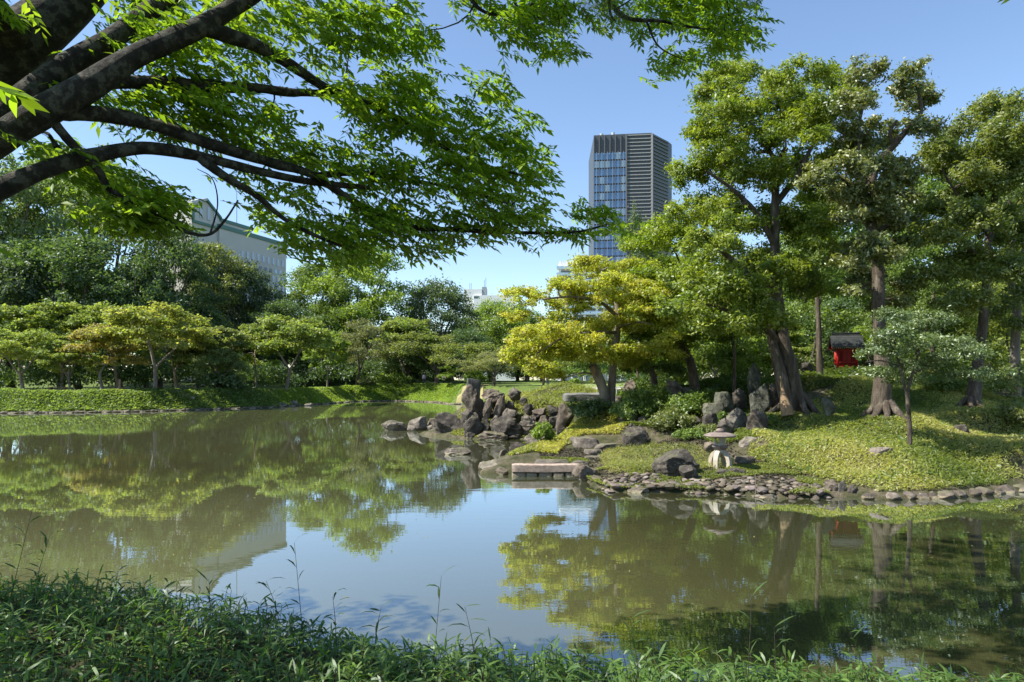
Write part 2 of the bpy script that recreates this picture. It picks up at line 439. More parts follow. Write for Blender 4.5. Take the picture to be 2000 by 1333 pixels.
def grid(name, x0, x1, y0, y1, step, mat, skip=None):
    xs = np.arange(x0, x1 + 1e-6, step); ys = np.arange(y0, y1 + 1e-6, step)
    X, Y = np.meshgrid(xs, ys)
    Z = ground_z(X, Y)
    ny, nx = X.shape
    idx = np.arange(nx * ny).reshape(ny, nx)
    f = np.stack([idx[:-1, :-1], idx[:-1, 1:], idx[1:, 1:], idx[1:, :-1]], -1)
    keep = np.maximum.reduce([Z[:-1, :-1], Z[:-1, 1:], Z[1:, 1:], Z[1:, :-1]]) > -1.1
    if skip is not None:
        keep &= ~skip(X[:-1, :-1], Y[:-1, :-1])
    f = f[keep].reshape(-1, 4)
    V = np.stack([X, Y, Z], -1).reshape(-1, 3)
    used = np.unique(f); mp = np.zeros(len(V), int); mp[used] = np.arange(len(used))
    return tag(mk(name, V[used], mp[f], mat, smooth=True), kind='structure')

IX0, IX1, IY0, IY1 = -8.0, 36.0, 16.0, 62.0
grid('island_ground', IX0, IX1, IY0, IY1, 0.25, M['soil'])
grid('ground', -140, 140, 14, 174, 1.0, M['far_ground'], lambda x, y: (x >= IX0 - .01) & (x < IX1 - .01) & (y >= IY0 - .01) & (y < IY1 - .01))
grid('near_bank_ground', -30, 30, -12, 12, 0.3, M['soil'])
# the land goes on to the horizon, under the town
mb = MB()
zo = 2.55
for (a, b, c, d) in [(-4000, 4000, 173.5, 5000), (-4000, -139.5, -3000, 173.5), (139.5, 4000, -3000, 173.5), (-139.5, 139.5, -3000, -11.5)]:
    mb.add([(a, c, zo), (b, c, zo), (b, d, zo), (a, d, zo)], [(0, 1, 2, 3)])
tag(mb.build('land', M['far_ground']), kind='structure')
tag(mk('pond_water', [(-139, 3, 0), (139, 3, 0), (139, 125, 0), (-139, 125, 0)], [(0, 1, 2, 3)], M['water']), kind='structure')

# ------------------------------------------------------------------ foliage and trees
def rand_unit(n):
    return unit(rng.normal(size=(n, 3)))

def leaves_quad(C, T, N, L, Wd, fold=0.12):
    """Kite-shaped folded leaf, one quad each."""
    B = unit(np.cross(N, T)); N2 = unit(np.cross(T, B))
    L = L[:, None]; Wd = Wd[:, None]
    V = np.stack([C - T * L * 0.5, C + B * Wd * 0.5 - T * L * 0.08 + N2 * Wd * fold, C + T * L * 0.5 - N2 * L * 0.06, C - B * Wd * 0.5 - T * L * 0.08 + N2 * Wd * fold], 1)
    f = np.arange(len(C) * 4).reshape(-1, 4)
    return V.reshape(-1, 3), f

def leaves_long(C, T, N, L, Wd, droop=0.12):
    """Pointed leaf with a keeled midrib, four triangles; C is the stalk end."""
    B = unit(np.cross(N, T)); N2 = unit(np.cross(T, B))
    L = L[:, None]; Wd = Wd[:, None]
    z = np.array([0, 0, 1.0])
    b = C; m = C + T * L * 0.45 - N2 * Wd * 0.12; l = C + T * L * 0.42 + B * Wd * 0.5 + N2 * Wd * .06; r = C + T * L * 0.42 - B * Wd * 0.5 + N2 * Wd * .06
    t = C + T * L - z * L * droop
    V = np.stack([b, l, m, t, r], 1).reshape(-1, 3)
    o = np.arange(len(C))[:, None, None] * 5
    f = (o + np.array([[0, 2, 1], [1, 2, 3], [0, 4, 2], [2, 4, 3]])[None]).reshape(-1, 3)
    return V, f

def clumps_from_pads(pads, per=1.0):
    """pads: (center, rx, ry, rz, n). Clump centres spread over the upper shell of each pad, with a clump radius."""
    C = []; R = []; O = []
    for c, rx, ry, rz, n in pads:
        n = max(3, int(n * per))
        d = rand_unit(n * 3)
        d = d[d[:, 2] > -0.45][:n]
        k = rng.uniform(0.15, 1.0, (len(d), 1)) ** 0.6
        r = np.array([rx, ry, rz])
        C.append(np.asarray(c) + d * r * k)
        R.append(np.full(len(d), (rx * ry * rz) ** (1 / 3)) * rng.uniform(0.22, 0.46, len(d)) * (14.0 / n) ** 0.33)
        O.append(d)
    return np.vstack(C), np.concatenate(R), np.vstack(O)

def foliage(C, R, O, n_leaf, L, Wd, flat=0.6, up=0.55, out=0.35, rnd=0.7):
    """Leaves around clump centres: position, direction, normal, size and colour variation."""
    wgt = R ** 2; wgt = wgt / wgt.sum()
    k = rng.choice(len(C), n_leaf, p=wgt)
    g = rng.normal(size=(n_leaf, 3)) * 0.62
    d = unit(g)
    pos = C[k] + g * R[k][:, None] * np.array([1, 1, flat])
    N = unit(d * out + O[k] * 0.25 + np.array([0, 0, up]) + rng.normal(size=(n_leaf, 3)) * rnd)
    T = unit(np.cross(N, rand_unit(n_leaf)))
    T[:, 2] -= 0.15; T = unit(T)
    Ls = L * rng.uniform(0.65, 1.3, n_leaf); Ws = Wd * rng.uniform(0.7, 1.25, n_leaf)
    cv = rng.uniform(0, 1, len(C))
    var = np.clip(0.65 * cv[k] + 0.35 * rng.uniform(0, 1, n_leaf), 0, 0.999)
    return pos, T, N, Ls, Ws, var

class Skel:
    def __init__(self):
        self.pos = np.zeros((60000, 3)); self.par = np.full(60000, -1); self.rad = np.zeros(60000); self.n = 0
        self.manual = []; self.auto = []; self.wt = np.zeros(60000)
    def poly(self, pts, r0, r1, k=4, start=None, wig=0.0):
        c = catmull(pts, k)
        if wig > 0:
            c[1:-1] += noise(c, 0.9, 2, len(self.manual) + 1)[1:-1, None] * rand_unit(1) * wig
        rr = r0 + (r1 - r0) * np.linspace(0, 1, len(c)) ** 0.8
        ids = []
        for i, p in enumerate(c):
            j = self.n; self.n += 1
            self.pos[j] = p; self.par[j] = (ids[-1] if ids else (-1 if start is None else start)); self.rad[j] = rr[i]
            ids.append(j)
        self.manual.append(ids)
        return ids
    def near(self, p):
        return int(np.argmin(((self.pos[:self.n] - p) ** 2).sum(1)))
    def connect(self, targets, steps=4, wig=0.12, down=0.6, skip=0):
        targets = np.asarray(targets)
        d0 = np.sqrt(((targets[:, None] - self.pos[None, skip:self.n]) ** 2).sum(2)).min(1)
        for ti in np.argsort(d0):
            t = targets[ti]
            v = t - self.pos[skip:self.n]
            cost = np.sqrt((v ** 2).sum(1)) + down * np.maximum(0, -v[:, 2]) 
            j = skip + int(np.argmin(cost))
            p0 = self.pos[j]
            pp = self.par[j]
            dr = unit(p0 - self.pos[pp]) if pp >= 0 else np.array([0, 0, 1.0])
            L = np.linalg.norm(t - p0)
            mid = p0 + dr * L * 0.3 + (t - p0) * 0.25 + rng.normal(size=3) * L * wig
            ids = [j]
            for s in np.linspace(0, 1, steps + 1)[1:]:
                q = (1 - s) ** 2 * p0 + 2 * s * (1 - s) * mid + s * s * t
                i = self.n; self.n += 1
                self.pos[i] = q; self.par[i] = ids[-1]; ids.append(i)
            self.wt[ids[-1]] += 1
            self.auto.append(ids)
    def finish(self, twig=0.01, expo=0.45):
        for i in range(self.n - 1, -1, -1):
            if self.par[i] >= 0: self.wt[self.par[i]] += self.wt[i]
        auto = self.rad[:self.n] == 0
        for i in np.nonzero(auto)[0]:
            r = twig * max(self.wt[i], 1) ** expo
            p = self.par[i]
            self.rad[i] = min(r, self.rad[p] * 0.85) if p >= 0 else r
    def auto_mesh(self, sides=5, rmin=0.0):
        V = []; Fc = []; b = 0
        for ids in self.auto:
            pts = self.pos[ids]; r = self.rad[ids].copy(); r[0] = min(r[0], r[1] * 1.25)
            if r[1] < rmin: continue
            v, f = tube(pts, r, sides)
            V.append(v); Fc.append(f + b); b += len(v)
        if not V: return None
        return np.vstack(V), np.vstack(Fc)

def set_leaf(o, a, b, kind='stuff'):
    o.color = (*a, 1); o['leaf_b'] = [float(q) for q in b]
    if kind: o['kind'] = kind
    return o

def build_tree(name, base, trunks, pads, n_leaf, L, Wd, colA, colB, bark='bark', leafmat='leaf', per=1.0, twig=0.012, sides=10, rough=0.16, flat=0.6, up=0.55,
               roots=None, extra_targets=None, rmin=0.0, names=None, long=False):
    """A tree: Empty at the foot > trunk, limbs, twigs, crown. trunks: list of (points, r0, r1); the first is the trunk."""
    base = np.asarray(base, float)
    root = empty(name, base)
    sk = Skel()
    for i, (pts, r0, r1) in enumerate(trunks):
        pts = np.asarray(pts, float)
        sk.poly(pts, r0, r1, 5, None if i == 0 else sk.near(pts[0]), wig=r0 * 0.35)
    C, R, O = clumps_from_pads(pads, per)
    if extra_targets is not None: sk.connect(extra_targets, 5)
    sk.connect(C, 4)
    sk.finish(twig)
    for i, ids in enumerate(sk.manual):
        v, f = tube(sk.pos[ids], sk.rad[ids], sides, rough, i)
        if i == 0 and roots:
            pass
        nm = (names[i] if names else ('trunk' if i == 0 else 'limb'))
        mk(nm, v - base, f, M[bark], root, True)
    if roots:
        n, spread, rr, zfun = roots
        for k in range(n):
            a = 2 * math.pi * (k + rng.uniform(-.25, .25)) / n
            d = np.array([math.cos(a), math.sin(a), 0]); ln = spread * rng.uniform(.7, 1.25)
            q = [base + d * rr * 0.35 + np.array([0, 0, rr * 2.6])]
            for s in (0.35, 0.65, 1.0):
                x = base + d * (rr * 0.7 + ln * s) + np.array([-d[1], d[0], 0]) * rng.uniform(-.12, .12) * ln
                x[2] = zfun(x[0], x[1]) + rr * (0.9 if s < .5 else 0.25 if s < .9 else -0.12)
                q.append(x)
            c = catmull(q, 4)
            v, f = tube(c, np.linspace(rr * 0.55, rr * 0.12, len(c)), 8, 0.2, k)
            mk('root', v - base, f, M[bark], root, True)
    am = sk.auto_mesh(5, rmin)
    if am is not None:
        tag(mk('twigs', am[0] - base, am[1], M[bark], root, True), kind='stuff')
    pos, T, N, Ls, Ws, var = foliage(C, R, O, n_leaf, L, Wd, flat, up)
    V, f = (leaves_long(pos, T, N, Ls, Ws) if long else leaves_quad(pos, T, N, Ls, Ws))
    if long: var = np.repeat(var, 4)
    cr = mk('crown', V - base, f, M[leafmat], root, False, var)
    set_leaf(cr, colA, colB)
    return root

def arche_pads(kind, Hh, Wt):
    pads = []
    if kind == 'billow':          # camphor-like: many rounded heads at all heights
        n = 18
        for i in range(n):
            t = (i + 0.5) / n
            z = Hh * (0.30 + 0.62 * t)
            rr = Wt * 0.5 * math.sin(math.pi * min(0.95, 0.25 + 0.68 * t)) ** 0.8
            a = i * 2.4 + rng.uniform(-.4, .4); q = rr * rng.uniform(0.45, 0.85)
            s = Wt * rng.uniform(0.15, 0.23)
            pads.append(((q * math.cos(a), q * math.sin(a), z), s, s, s * 0.8, 16))
    elif kind == 'dome':          # dense evergreen dome of small heads
        n = 34
        for i in range(n):
            t = (i + 0.5) / n
            z = t ** 0.8
            rr = math.sqrt(max(0, 1 - z * z)) * 0.9
            a = i * 2.4
            s = Wt * rng.uniform(0.11, 0.16)
            pads.append(((rr * Wt * 0.44 * math.cos(a), rr * Wt * 0.44 * math.sin(a), Hh * (0.16 + 0.74 * z)), s, s, s * 0.85, 11))
    elif kind == 'maple':         # flat layered sprays under an umbrella top
        n = 34
        for i in range(n):
            t = (i + 0.5) / n
            a = i * 2.4 + rng.uniform(-.3, .3)
            u = rng.uniform(0, 1) ** 0.8
            q = Wt * 0.45 * math.sqrt(max(.04, 1 - ((u - .25) / .80) ** 2)) * rng.uniform(.25, 1) ** .5
            z = Hh * (0.40 + 0.54 * u)
            s = Wt * rng.uniform(0.08, 0.145)
            pads.append(((q * math.cos(a), q * math.sin(a), z), s * 1.2, s * 1.2, s * 0.55, 10))
    elif kind == 'loose':         # cherry-like, open and spreading
        n = 22
        for i in range(n):
            t = (i + 0.5) / n
            a = i * 2.4 + rng.uniform(-.5, .5); q = math.sqrt(t) * Wt * 0.46
            z = Hh * rng.uniform(0.42, 0.95) * (1 - 0.25 * t)
            s = Wt * rng.uniform(0.08, 0.14)
            pads.append(((q * math.cos(a), q * math.sin(a), z), s * 1.2, s * 1.2, s * 0.7, 8))
    elif kind == 'tier':          # cloud-pruned pine: separate dark plates
        for i, (q, z, s) in enumerate([(0.0, .95, .2), (.28, .78, .22), (.3, .68, .24), (.36, .5, .26), (.34, .42, .26), (.1, .6, .22)]):
            a = i * 2.2
            pads.append(((q * Wt * math.cos(a), q * Wt * math.sin(a), Hh * z), Wt * s, Wt * s, Wt * s * .3, 14))
    return pads

ARCH = {}
def archetype(key, kind, Hh, Wt, n_leaf, L, Wd, r, bark, nfork=3, lean=0.0, leafmat='leaf', seed=1, rmin=0.02):
    global rng
    rng = np.random.default_rng(seed)
    fz = {'billow': 0.3, 'dome': 0.22, 'maple': 0.26, 'loose': 0.22, 'tier': .4}[kind] * Hh
    top = np.array([lean, 0, fz])
    trunks = [([(0, 0, -0.4), (lean * 0.3, 0, fz * 0.45), top], r, r * 0.8)]
    for k in range(nfork):
        a = 2 * math.pi * (k + rng.uniform(-.2, .2)) / nfork
        e = np.array([math.cos(a) * Wt * 0.24 + lean, math.sin(a) * Wt * 0.24, Hh * rng.uniform(.62, .78)])
        m = top + (e - top) * 0.45 + np.array([0, 0, Hh * 0.03])
        trunks.append(([top, m, e], r * 0.62, r * 0.2))
    t = build_tree('tree', (0, 0, 0), trunks, arche_pads(kind, Hh, Wt), n_leaf, L, Wd, (.1, .1, .1), (.1, .1, .1), bark, leafmat, 1.4, 0.020, 7, 0.1,
                   flat=0.45 if kind == 'maple' else 0.75, up=0.8 if kind in ('maple', 'tier') else 0.45, rmin=rmin)
    ARCH[key] = (t, Hh, Wt, [0])
    return t

def place_tree(key, name, px, top, base_py, Y, wpx, colA, colB, label, cat='tree', group=None, rz=None, zbase=None):
    """A copy of an archetype standing Y metres away, with its top and width as the photo shows them."""
    t, Hh, Wt, used = ARCH[key]
    o = t if used[0] == 0 else copy_tree(t)
    used[0] += 1
    o.name = name
    x = (px - 1000) / F * Y
    zb = gz(x, Y) if zbase is None else zbase
    h = EYE - (top - HOR) / F * Y - zb
    w = wpx / F * Y
    o.location = (x, Y, zb)
    o.scale = (w / Wt * rng.uniform(.9, 1.1), w / Wt * rng.uniform(.9, 1.1), h / Hh * 1.05 * rng.uniform(.97, 1.05))
    o.rotation_euler = (rng.uniform(-.09, .09), rng.uniform(-.09, .09), rng.uniform(0, 6.28) if rz is None else rz)
    for ch in o.children:
        if ch.name.startswith('crown'): set_leaf(ch, colA, colB)
    return tag(o, label, cat, group)

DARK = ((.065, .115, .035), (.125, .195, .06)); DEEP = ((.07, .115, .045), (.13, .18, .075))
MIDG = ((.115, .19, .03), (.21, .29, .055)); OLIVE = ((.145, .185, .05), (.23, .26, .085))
YELG = ((.17, .255, .05), (.31, .34, .09)); GOLD = ((.20, .27, .055), (.38, .36, .10)); ORNG = ((.22, .26, .06), (.42, .31, .10))
BLUEG = ((.11, .18, .06), (.25, .31, .13)); LIME = ((.17, .265, .028), (.28, .36, .055)); GREYG = ((.17, .2, .085), (.27, .27, .14))

archetype('billow1', 'billow', 20, 13, 19000, .37, .21, .42, 'bark', 4, .3, seed=11)
archetype('billow2', 'billow', 20, 12, 19000, .37, .21, .42, 'bark', 3, -.5, seed=12)
archetype('dome1', 'dome', 15, 14, 20000, .35, .20, .4, 'bark', 4, 0, seed=13)
archetype('dome2', 'dome', 12, 12, 17000, .34, .19, .35, 'bark', 3, .2, seed=14)
archetype('maple1', 'maple', 8, 9, 14500, .255, .18, .19, 'bark_pale', 3, .2, 'leaf_soft', seed=15)
archetype('maple2', 'maple', 8, 8.5, 14500, .255, .18, .19, 'bark_pale', 2, -.25, 'leaf_soft', seed=16)
archetype('maple3', 'maple', 8, 8, 13500, .25, .18, .17, 'bark_pale', 4, .1, 'leaf_soft', seed=17)
archetype('loose1', 'loose', 8, 9, 11000, .22, .12, .2, 'bark', 3, .4, 'leaf_soft', seed=18, rmin=0.012)
archetype('loose2', 'loose', 8, 9, 13000, .22, .12, .22, 'bark', 4, -.3, 'leaf_soft', seed=19, rmin=0.012)
archetype('tier1', 'tier', 6, 6, 9000, .26, .07, .15, 'bark', 2, .3, 'leaf', seed=20)
rng = np.random.default_rng(100)

# tall wood behind the left bank
G1 = 'tall trees behind the left bank'
for a in [
    ('billow1', 25, 322, 100, 250, BLUEG, 'tall pale green broadleaf tree at the far left edge behind the maples'),
    ('billow2', 120, 315, 108, 210, MIDG, 'tall broadleaf tree just right of the leftmost tall tree, highest of the left wood'),
    ('billow1', 235, 335, 104, 220, BLUEG, 'tall billowing blue green tree left of the grey gabled building'),
    ('billow2', 312, 452, 98, 170, DARK, 'dark green broadleaf tree directly below the gabled roof'),
    ('billow2', 430, 488, 118, 145, OLIVE, 'olive green tree with open crown in front of the grey building'),
    ('tier1', 385, 535, 106, 150, DARK, 'very dark layered conifer below the grey gabled building'),
    ('dome1', 487, 518, 122, 185, DEEP, 'rounded dark evergreen tree below the right end of the grey building'),
    ('billow1', 150, 470, 92, 230, DARK, 'dark tree low in the left wood, above the yellow maples'),
    ('dome2', 20, 520, 90, 210, DEEP, 'dark evergreen low at the far left edge above the yellow maples'),
    ('dome2', 285, 520, 94, 200, DARK, 'dark evergreen in the middle of the left wood above the big maple'),
    ('dome2', 395, 600, 104, 165, DARK, 'dark evergreen mass just right of and behind the big yellow maple'),
    ('billow2', -110, 330, 100, 260, BLUEG, 'tall tree partly cut off by the left edge of the picture'),
]:
    place_tree(a[0], 'broadleaf_tree' if a[0][0] != 't' else 'conifer_tree', a[1], a[2], 0, a[3], a[4], *a[5], a[6], 'tree', G1)
G2 = 'trees behind the rear bank'
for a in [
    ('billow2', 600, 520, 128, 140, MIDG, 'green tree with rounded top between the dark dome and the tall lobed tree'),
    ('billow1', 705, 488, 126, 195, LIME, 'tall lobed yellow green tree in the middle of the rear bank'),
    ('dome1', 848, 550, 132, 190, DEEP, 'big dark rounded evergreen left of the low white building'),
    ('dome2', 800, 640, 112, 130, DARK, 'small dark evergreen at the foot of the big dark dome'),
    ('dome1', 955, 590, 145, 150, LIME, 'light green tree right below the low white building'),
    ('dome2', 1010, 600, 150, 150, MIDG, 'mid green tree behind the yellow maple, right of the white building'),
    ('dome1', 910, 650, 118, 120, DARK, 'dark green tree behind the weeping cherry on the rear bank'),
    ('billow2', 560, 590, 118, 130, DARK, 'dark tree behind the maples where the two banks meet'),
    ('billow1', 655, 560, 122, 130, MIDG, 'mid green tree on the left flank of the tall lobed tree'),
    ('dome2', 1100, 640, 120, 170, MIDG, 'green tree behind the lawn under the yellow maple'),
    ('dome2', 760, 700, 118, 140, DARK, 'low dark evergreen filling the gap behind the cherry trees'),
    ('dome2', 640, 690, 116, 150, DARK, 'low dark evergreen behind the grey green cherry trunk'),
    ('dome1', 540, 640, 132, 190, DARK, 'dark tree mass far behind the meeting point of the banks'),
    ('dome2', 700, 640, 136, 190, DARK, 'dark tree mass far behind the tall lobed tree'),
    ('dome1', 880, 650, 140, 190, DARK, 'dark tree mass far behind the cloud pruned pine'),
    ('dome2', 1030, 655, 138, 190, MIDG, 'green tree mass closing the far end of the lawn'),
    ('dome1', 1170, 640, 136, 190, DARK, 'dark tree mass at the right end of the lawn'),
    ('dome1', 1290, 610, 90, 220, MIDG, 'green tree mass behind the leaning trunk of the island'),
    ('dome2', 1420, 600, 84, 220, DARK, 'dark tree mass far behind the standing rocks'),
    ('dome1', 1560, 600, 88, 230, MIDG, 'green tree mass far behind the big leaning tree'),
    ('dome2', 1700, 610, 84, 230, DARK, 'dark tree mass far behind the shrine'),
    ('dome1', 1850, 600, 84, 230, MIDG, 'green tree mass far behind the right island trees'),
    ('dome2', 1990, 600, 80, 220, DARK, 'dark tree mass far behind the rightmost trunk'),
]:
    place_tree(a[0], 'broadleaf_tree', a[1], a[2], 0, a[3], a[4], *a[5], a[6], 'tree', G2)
G3 = 'garden maples along the left bank'
for a in [
    ('maple1', 45, 648, 72.5, 175, YELG, 'yellow green maple leaning at the far left end of the bank'),
    ('maple2', -10, 600, 79, 170, YELG, 'taller maple cut by the left edge behind the leaning maple'),
    ('maple3', 137, 668, 72.5, 115, YELG, 'small low maple with round crown near the left bench'),
    ('maple2', 200, 640, 73, 140, ORNG, 'orange tinged maple with twin pale trunks beside the signpost'),
    ('maple1', 303, 598, 73.5, 235, GOLD, 'largest golden maple with forked pale trunk on the left bank'),
    ('maple3', 125, 602, 82, 190, YELG, 'maple standing back between the two left benches'),
    ('maple1', 232, 600, 82, 170, YELG, 'maple standing back behind the orange tinged maple'),
    ('maple2', 345, 625, 80, 170, YELG, 'maple behind the right side of the largest golden maple'),
    ('maple3', 418, 640, 80, 150, OLIVE, 'olive maple right of the largest golden maple'),
    ('loose2', 428, 690, 77.5, 110, BLUEG, 'small blue green tree low on the bank right of the largest maple'),
    ('maple1', 560, 625, 86, 180, YELG, 'yellow green maple standing where the two banks meet'),
    ('maple2', 500, 640, 88, 120, YELG, 'smaller maple just left of the one where the banks meet'),
    ('maple3', 640, 655, 98, 100, LIME, 'light green maple with leaning trunk on the rear bank'),
    ('loose1', 697, 632, 104, 125, GREYG, 'grey green cherry tree with dark forked trunk below the lobed tree'),
    ('maple2', 790, 622, 109, 135, YELG, 'yellow green maple below the left side of the big dark dome'),
    ('loose2', 850, 652, 106, 215, OLIVE, 'wide spreading cherry tree on the rear bank beside the person'),
    ('loose1', 965, 680, 92, 165, GREYG, 'weeping grey green tree right behind the standing stone'),
    ('tier1', 882, 712, 100, 60, LIME, 'small cloud pruned pine on the rear bank left of the standing stone'),
    ('loose2', 1060, 690, 88, 120, OLIVE, 'olive shrub like tree behind the grassy rock mound'),
]:
    place_tree(a[0], 'maple_tree' if a[0][0] == 'm' else 'pine_tree' if a[0][0] == 't' else 'cherry_tree', a[1], a[2], 0, a[3], a[4], *a[5], a[6], 'tree', G3)
G4 = 'background wood behind the island'
for a in [
    ('billow1', 1245, 440, 62, 90, DEEP, 'dark narrow tree in front of the foot of the glass tower'),
    ('billow2', 1330, 560, 60, 200, LIME, 'light green tree behind the yellow maple on the island'),
    ('dome1', 1440, 520, 56, 220, MIDG, 'green tree behind the big leaning island tree'),
    ('billow1', 1580, 470, 58, 220, MIDG, 'green tree behind the red shrine'),
    ('billow2', 1690, 500, 64, 220, LIME, 'light green tree far behind the middle island tree'),
    ('billow1', 1780, 350, 62, 260, MIDG, 'green tree between the two tall right trees, standing back'),
    ('dome1', 1900, 480, 58, 240, DARK, 'dark tree low behind the right island tree'),
    ('billow2', 1995, 330, 58, 240, MIDG, 'tall green tree at the right edge behind the island'),
    ('dome2', 1500, 640, 50, 200, MIDG, 'low green tree behind the standing rocks of the island'),
    ('billow2', 1640, 390, 60, 220, MIDG, 'tall green tree filling the gap between the big and middle island trees'),
    ('dome2', 1840, 610, 48, 210, DARK, 'low dark tree right of the shrine'),
    ('dome2', 1985, 630, 46, 190, OLIVE, 'low olive tree behind the rightmost trunk'),
    ('dome2', 1640, 590, 52, 200, DARK, 'low dark tree directly behind the shrine roof'),
    ('maple1', 1400, 640, 46, 190, LIME, 'light green maple behind the leaning bare trunk'),
    ('maple2', 1520, 650, 48, 160, YELG, 'yellow green maple behind the trunk of the big leaning tree'),
    ('maple3', 1720, 640, 46, 150, LIME, 'light green maple right behind the shrine'),
    ('maple1', 1930, 650, 42, 150, YELG, 'yellow tinged maple between the right trunks'),
    ('billow1', 2120, 380, 60, 280, MIDG, 'tall tree just beyond the right edge of the picture'),
]:
    place_tree(a[0], 'maple_tree' if a[0][0] == 'm' else 'broadleaf_tree', a[1], a[2], 0, a[3], a[4], *a[5], a[6], 'tree', G4)

G5 = 'distant trees closing the view'
for j in range(25):
    px = -110 + j * 90 + rng.uniform(-15, 15)
    Y = rng.uniform(165, 195) if px > 500 else rng.uniform(128, 145)
    where = 'behind the left wood' if px < 480 else 'behind the rear bank' if px < 900 else 'behind the lawn' if px < 1300 else 'behind the island wood'
    place_tree(('dome1', 'dome2')[j % 2], 'broadleaf_tree', px, rng.uniform(648, 672), 0, Y, 130, *(DARK, MIDG, DEEP)[j % 3], 'distant green tree ' + where, 'tree', G5 + ' ' + where, zbase=2.0)

# ------------------------------------------------------------------ buildings of the town
M['concrete'] = plain_mat('concrete', (.50, .49, .47), .8, .2, var=.06, scale=.3)
M['teal_trim'] = plain_mat('teal_trim', (.10, .20, .18), .6, .3)
M['metal_roof'] = noisy_mat('metal_roof', [(.3, (.42, .44, .45)), (.7, (.55, .57, .58))], 1, .5, 0)
M['white_wall'] = plain_mat('white_wall', (.78, .78, .77), .7, .2, var=.04, scale=.3)
M['grey_wall'] = plain_mat('grey_wall', (.34, .36, .38), .8, .2, var=.05, scale=.3)
M['dark_metal'] = plain_mat('dark_metal', (.055, .06, .07), .45, .5)
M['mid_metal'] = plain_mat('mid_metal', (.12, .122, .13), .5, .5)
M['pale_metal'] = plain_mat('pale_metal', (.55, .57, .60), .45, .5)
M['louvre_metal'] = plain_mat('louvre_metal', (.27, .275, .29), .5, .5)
M['glass'] = plain_mat('glass', (.14, .29, .56), .25, .5, var=.3, scale=.15)
M['glass_blind'] = plain_mat('glass_blind', (.38, .52, .68), .2, .8, var=.1, scale=.4)
M['pane_pale'] = plain_mat('pane_pale', (.40, .46, .55), .2, .7, var=.1, scale=.5)
M['pane_dark'] = plain_mat('pane_dark', (.06, .08, .10), .15, .7)

def local_box(c, u, v, su, sv, z0, z1):
    """Footprint corners of a box whose axes are u, v in plan."""
    c = np.array(c); u = np.array(u); v = np.array(v)
    return [tuple(c + u * a + v * b) for a, b in ((su[0], sv[0]), (su[1], sv[0]), (su[1], sv[1]), (su[0], sv[1]))], z0, z1

# glass and louvre tower
def tower():
    root = empty('office_tower', (60, 345, 2.5)); B = np.array([60, 345, 2.5])
    def T(px, top): 
        Y = 330 * 482.0 / (HOR - top); return np.array([(px - 1000) / F * Y, Y])
    A, Bc, C, D, E = T(1160, 265), T(1223, 262), T(1272, 260), T(1305, 277), T(1312, 283)
    zt = EYE + 482 / F * 330
    poly = [A, Bc, C, D, E, np.array([80, 372]), np.array([42, 374])]
    mb = MB(); mb.prism([tuple(p - B[:2]) for p in poly], 0, zt - 2.5); mb.build('core', M['dark_metal'], root)
    def face(P0, P1):
        u = (P1 - P0); L = np.linalg.norm(u); u = u / L; n = np.array([u[1], -u[0]])
        return u, n, L
    def boxmesh(name, L, th, h, mat):
        m = MB(); m.box((0, 0, 0), (L, th, h)); o = m.build(name, mat); COL.objects.unlink(o); return o.data
    def put(name, me, c2, z, rz):
        o = link(bpy.data.objects.new(name, me), root); o.location = (c2[0] - B[0], c2[1] - B[1], z - B[2]); o.rotation_euler = (0, 0, rz)
    # louvre faces
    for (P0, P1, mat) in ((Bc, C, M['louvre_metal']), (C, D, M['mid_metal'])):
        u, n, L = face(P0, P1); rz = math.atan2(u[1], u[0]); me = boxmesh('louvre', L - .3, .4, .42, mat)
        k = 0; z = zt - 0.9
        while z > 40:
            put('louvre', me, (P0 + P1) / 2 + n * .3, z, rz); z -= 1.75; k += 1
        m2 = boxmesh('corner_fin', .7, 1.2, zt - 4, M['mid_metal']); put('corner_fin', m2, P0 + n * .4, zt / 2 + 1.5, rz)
    # glass face
    u, n, L = face(A, Bc); rz = math.atan2(u[1], u[0])
    bays = 6; bw = L / bays; fh = 3.9
    clear = boxmesh('pane', bw - .35, .3, fh - .7, M['glass']); blind = boxmesh('pane', bw - .35, .3, fh - .7, M['glass_blind'])
    r2 = np.random.default_rng(5)
    z = zt - 8.6; row = 0
    while z > 45:
        for b in range(bays):
            bl = r2.random() < (0.62 if row % 3 == 1 else 0.16)
            put('pane', blind if bl else clear, A + u * (b + .5) * bw + n * .15, z - fh / 2, rz)
        z -= fh; row += 1
    mul = boxmesh('mullion', .26, .6, zt - 42, M['mid_metal']); mul2 = boxmesh('mullion', .2, .6, zt - 58, M['louvre_metal'])
    for b in range(bays + 1):
        put('mullion', mul, A + u * b * bw + n * .45, zt / 2 + 20.8, rz)
        if b < bays: put('mullion', mul2, A + u * (b + .5) * bw + n * .4, zt / 2 + 20.5, rz)
    for px, h in ((1178, 1.8), (1201, 2.4)):
        m = MB(); m.lathe([(.8, -6), (.8, h), (.9, h), (.9, h + .3)], 12); o = m.build('roof_stack', M['pale_metal'], root)
        q = T(px, 262); o.location = (q[0] - B[0], q[1] + 6 - B[1], zt - B[2])
    tag(root, 'tall dark office tower with blue glass face and horizontal metal louvres', 'tower')
tower()

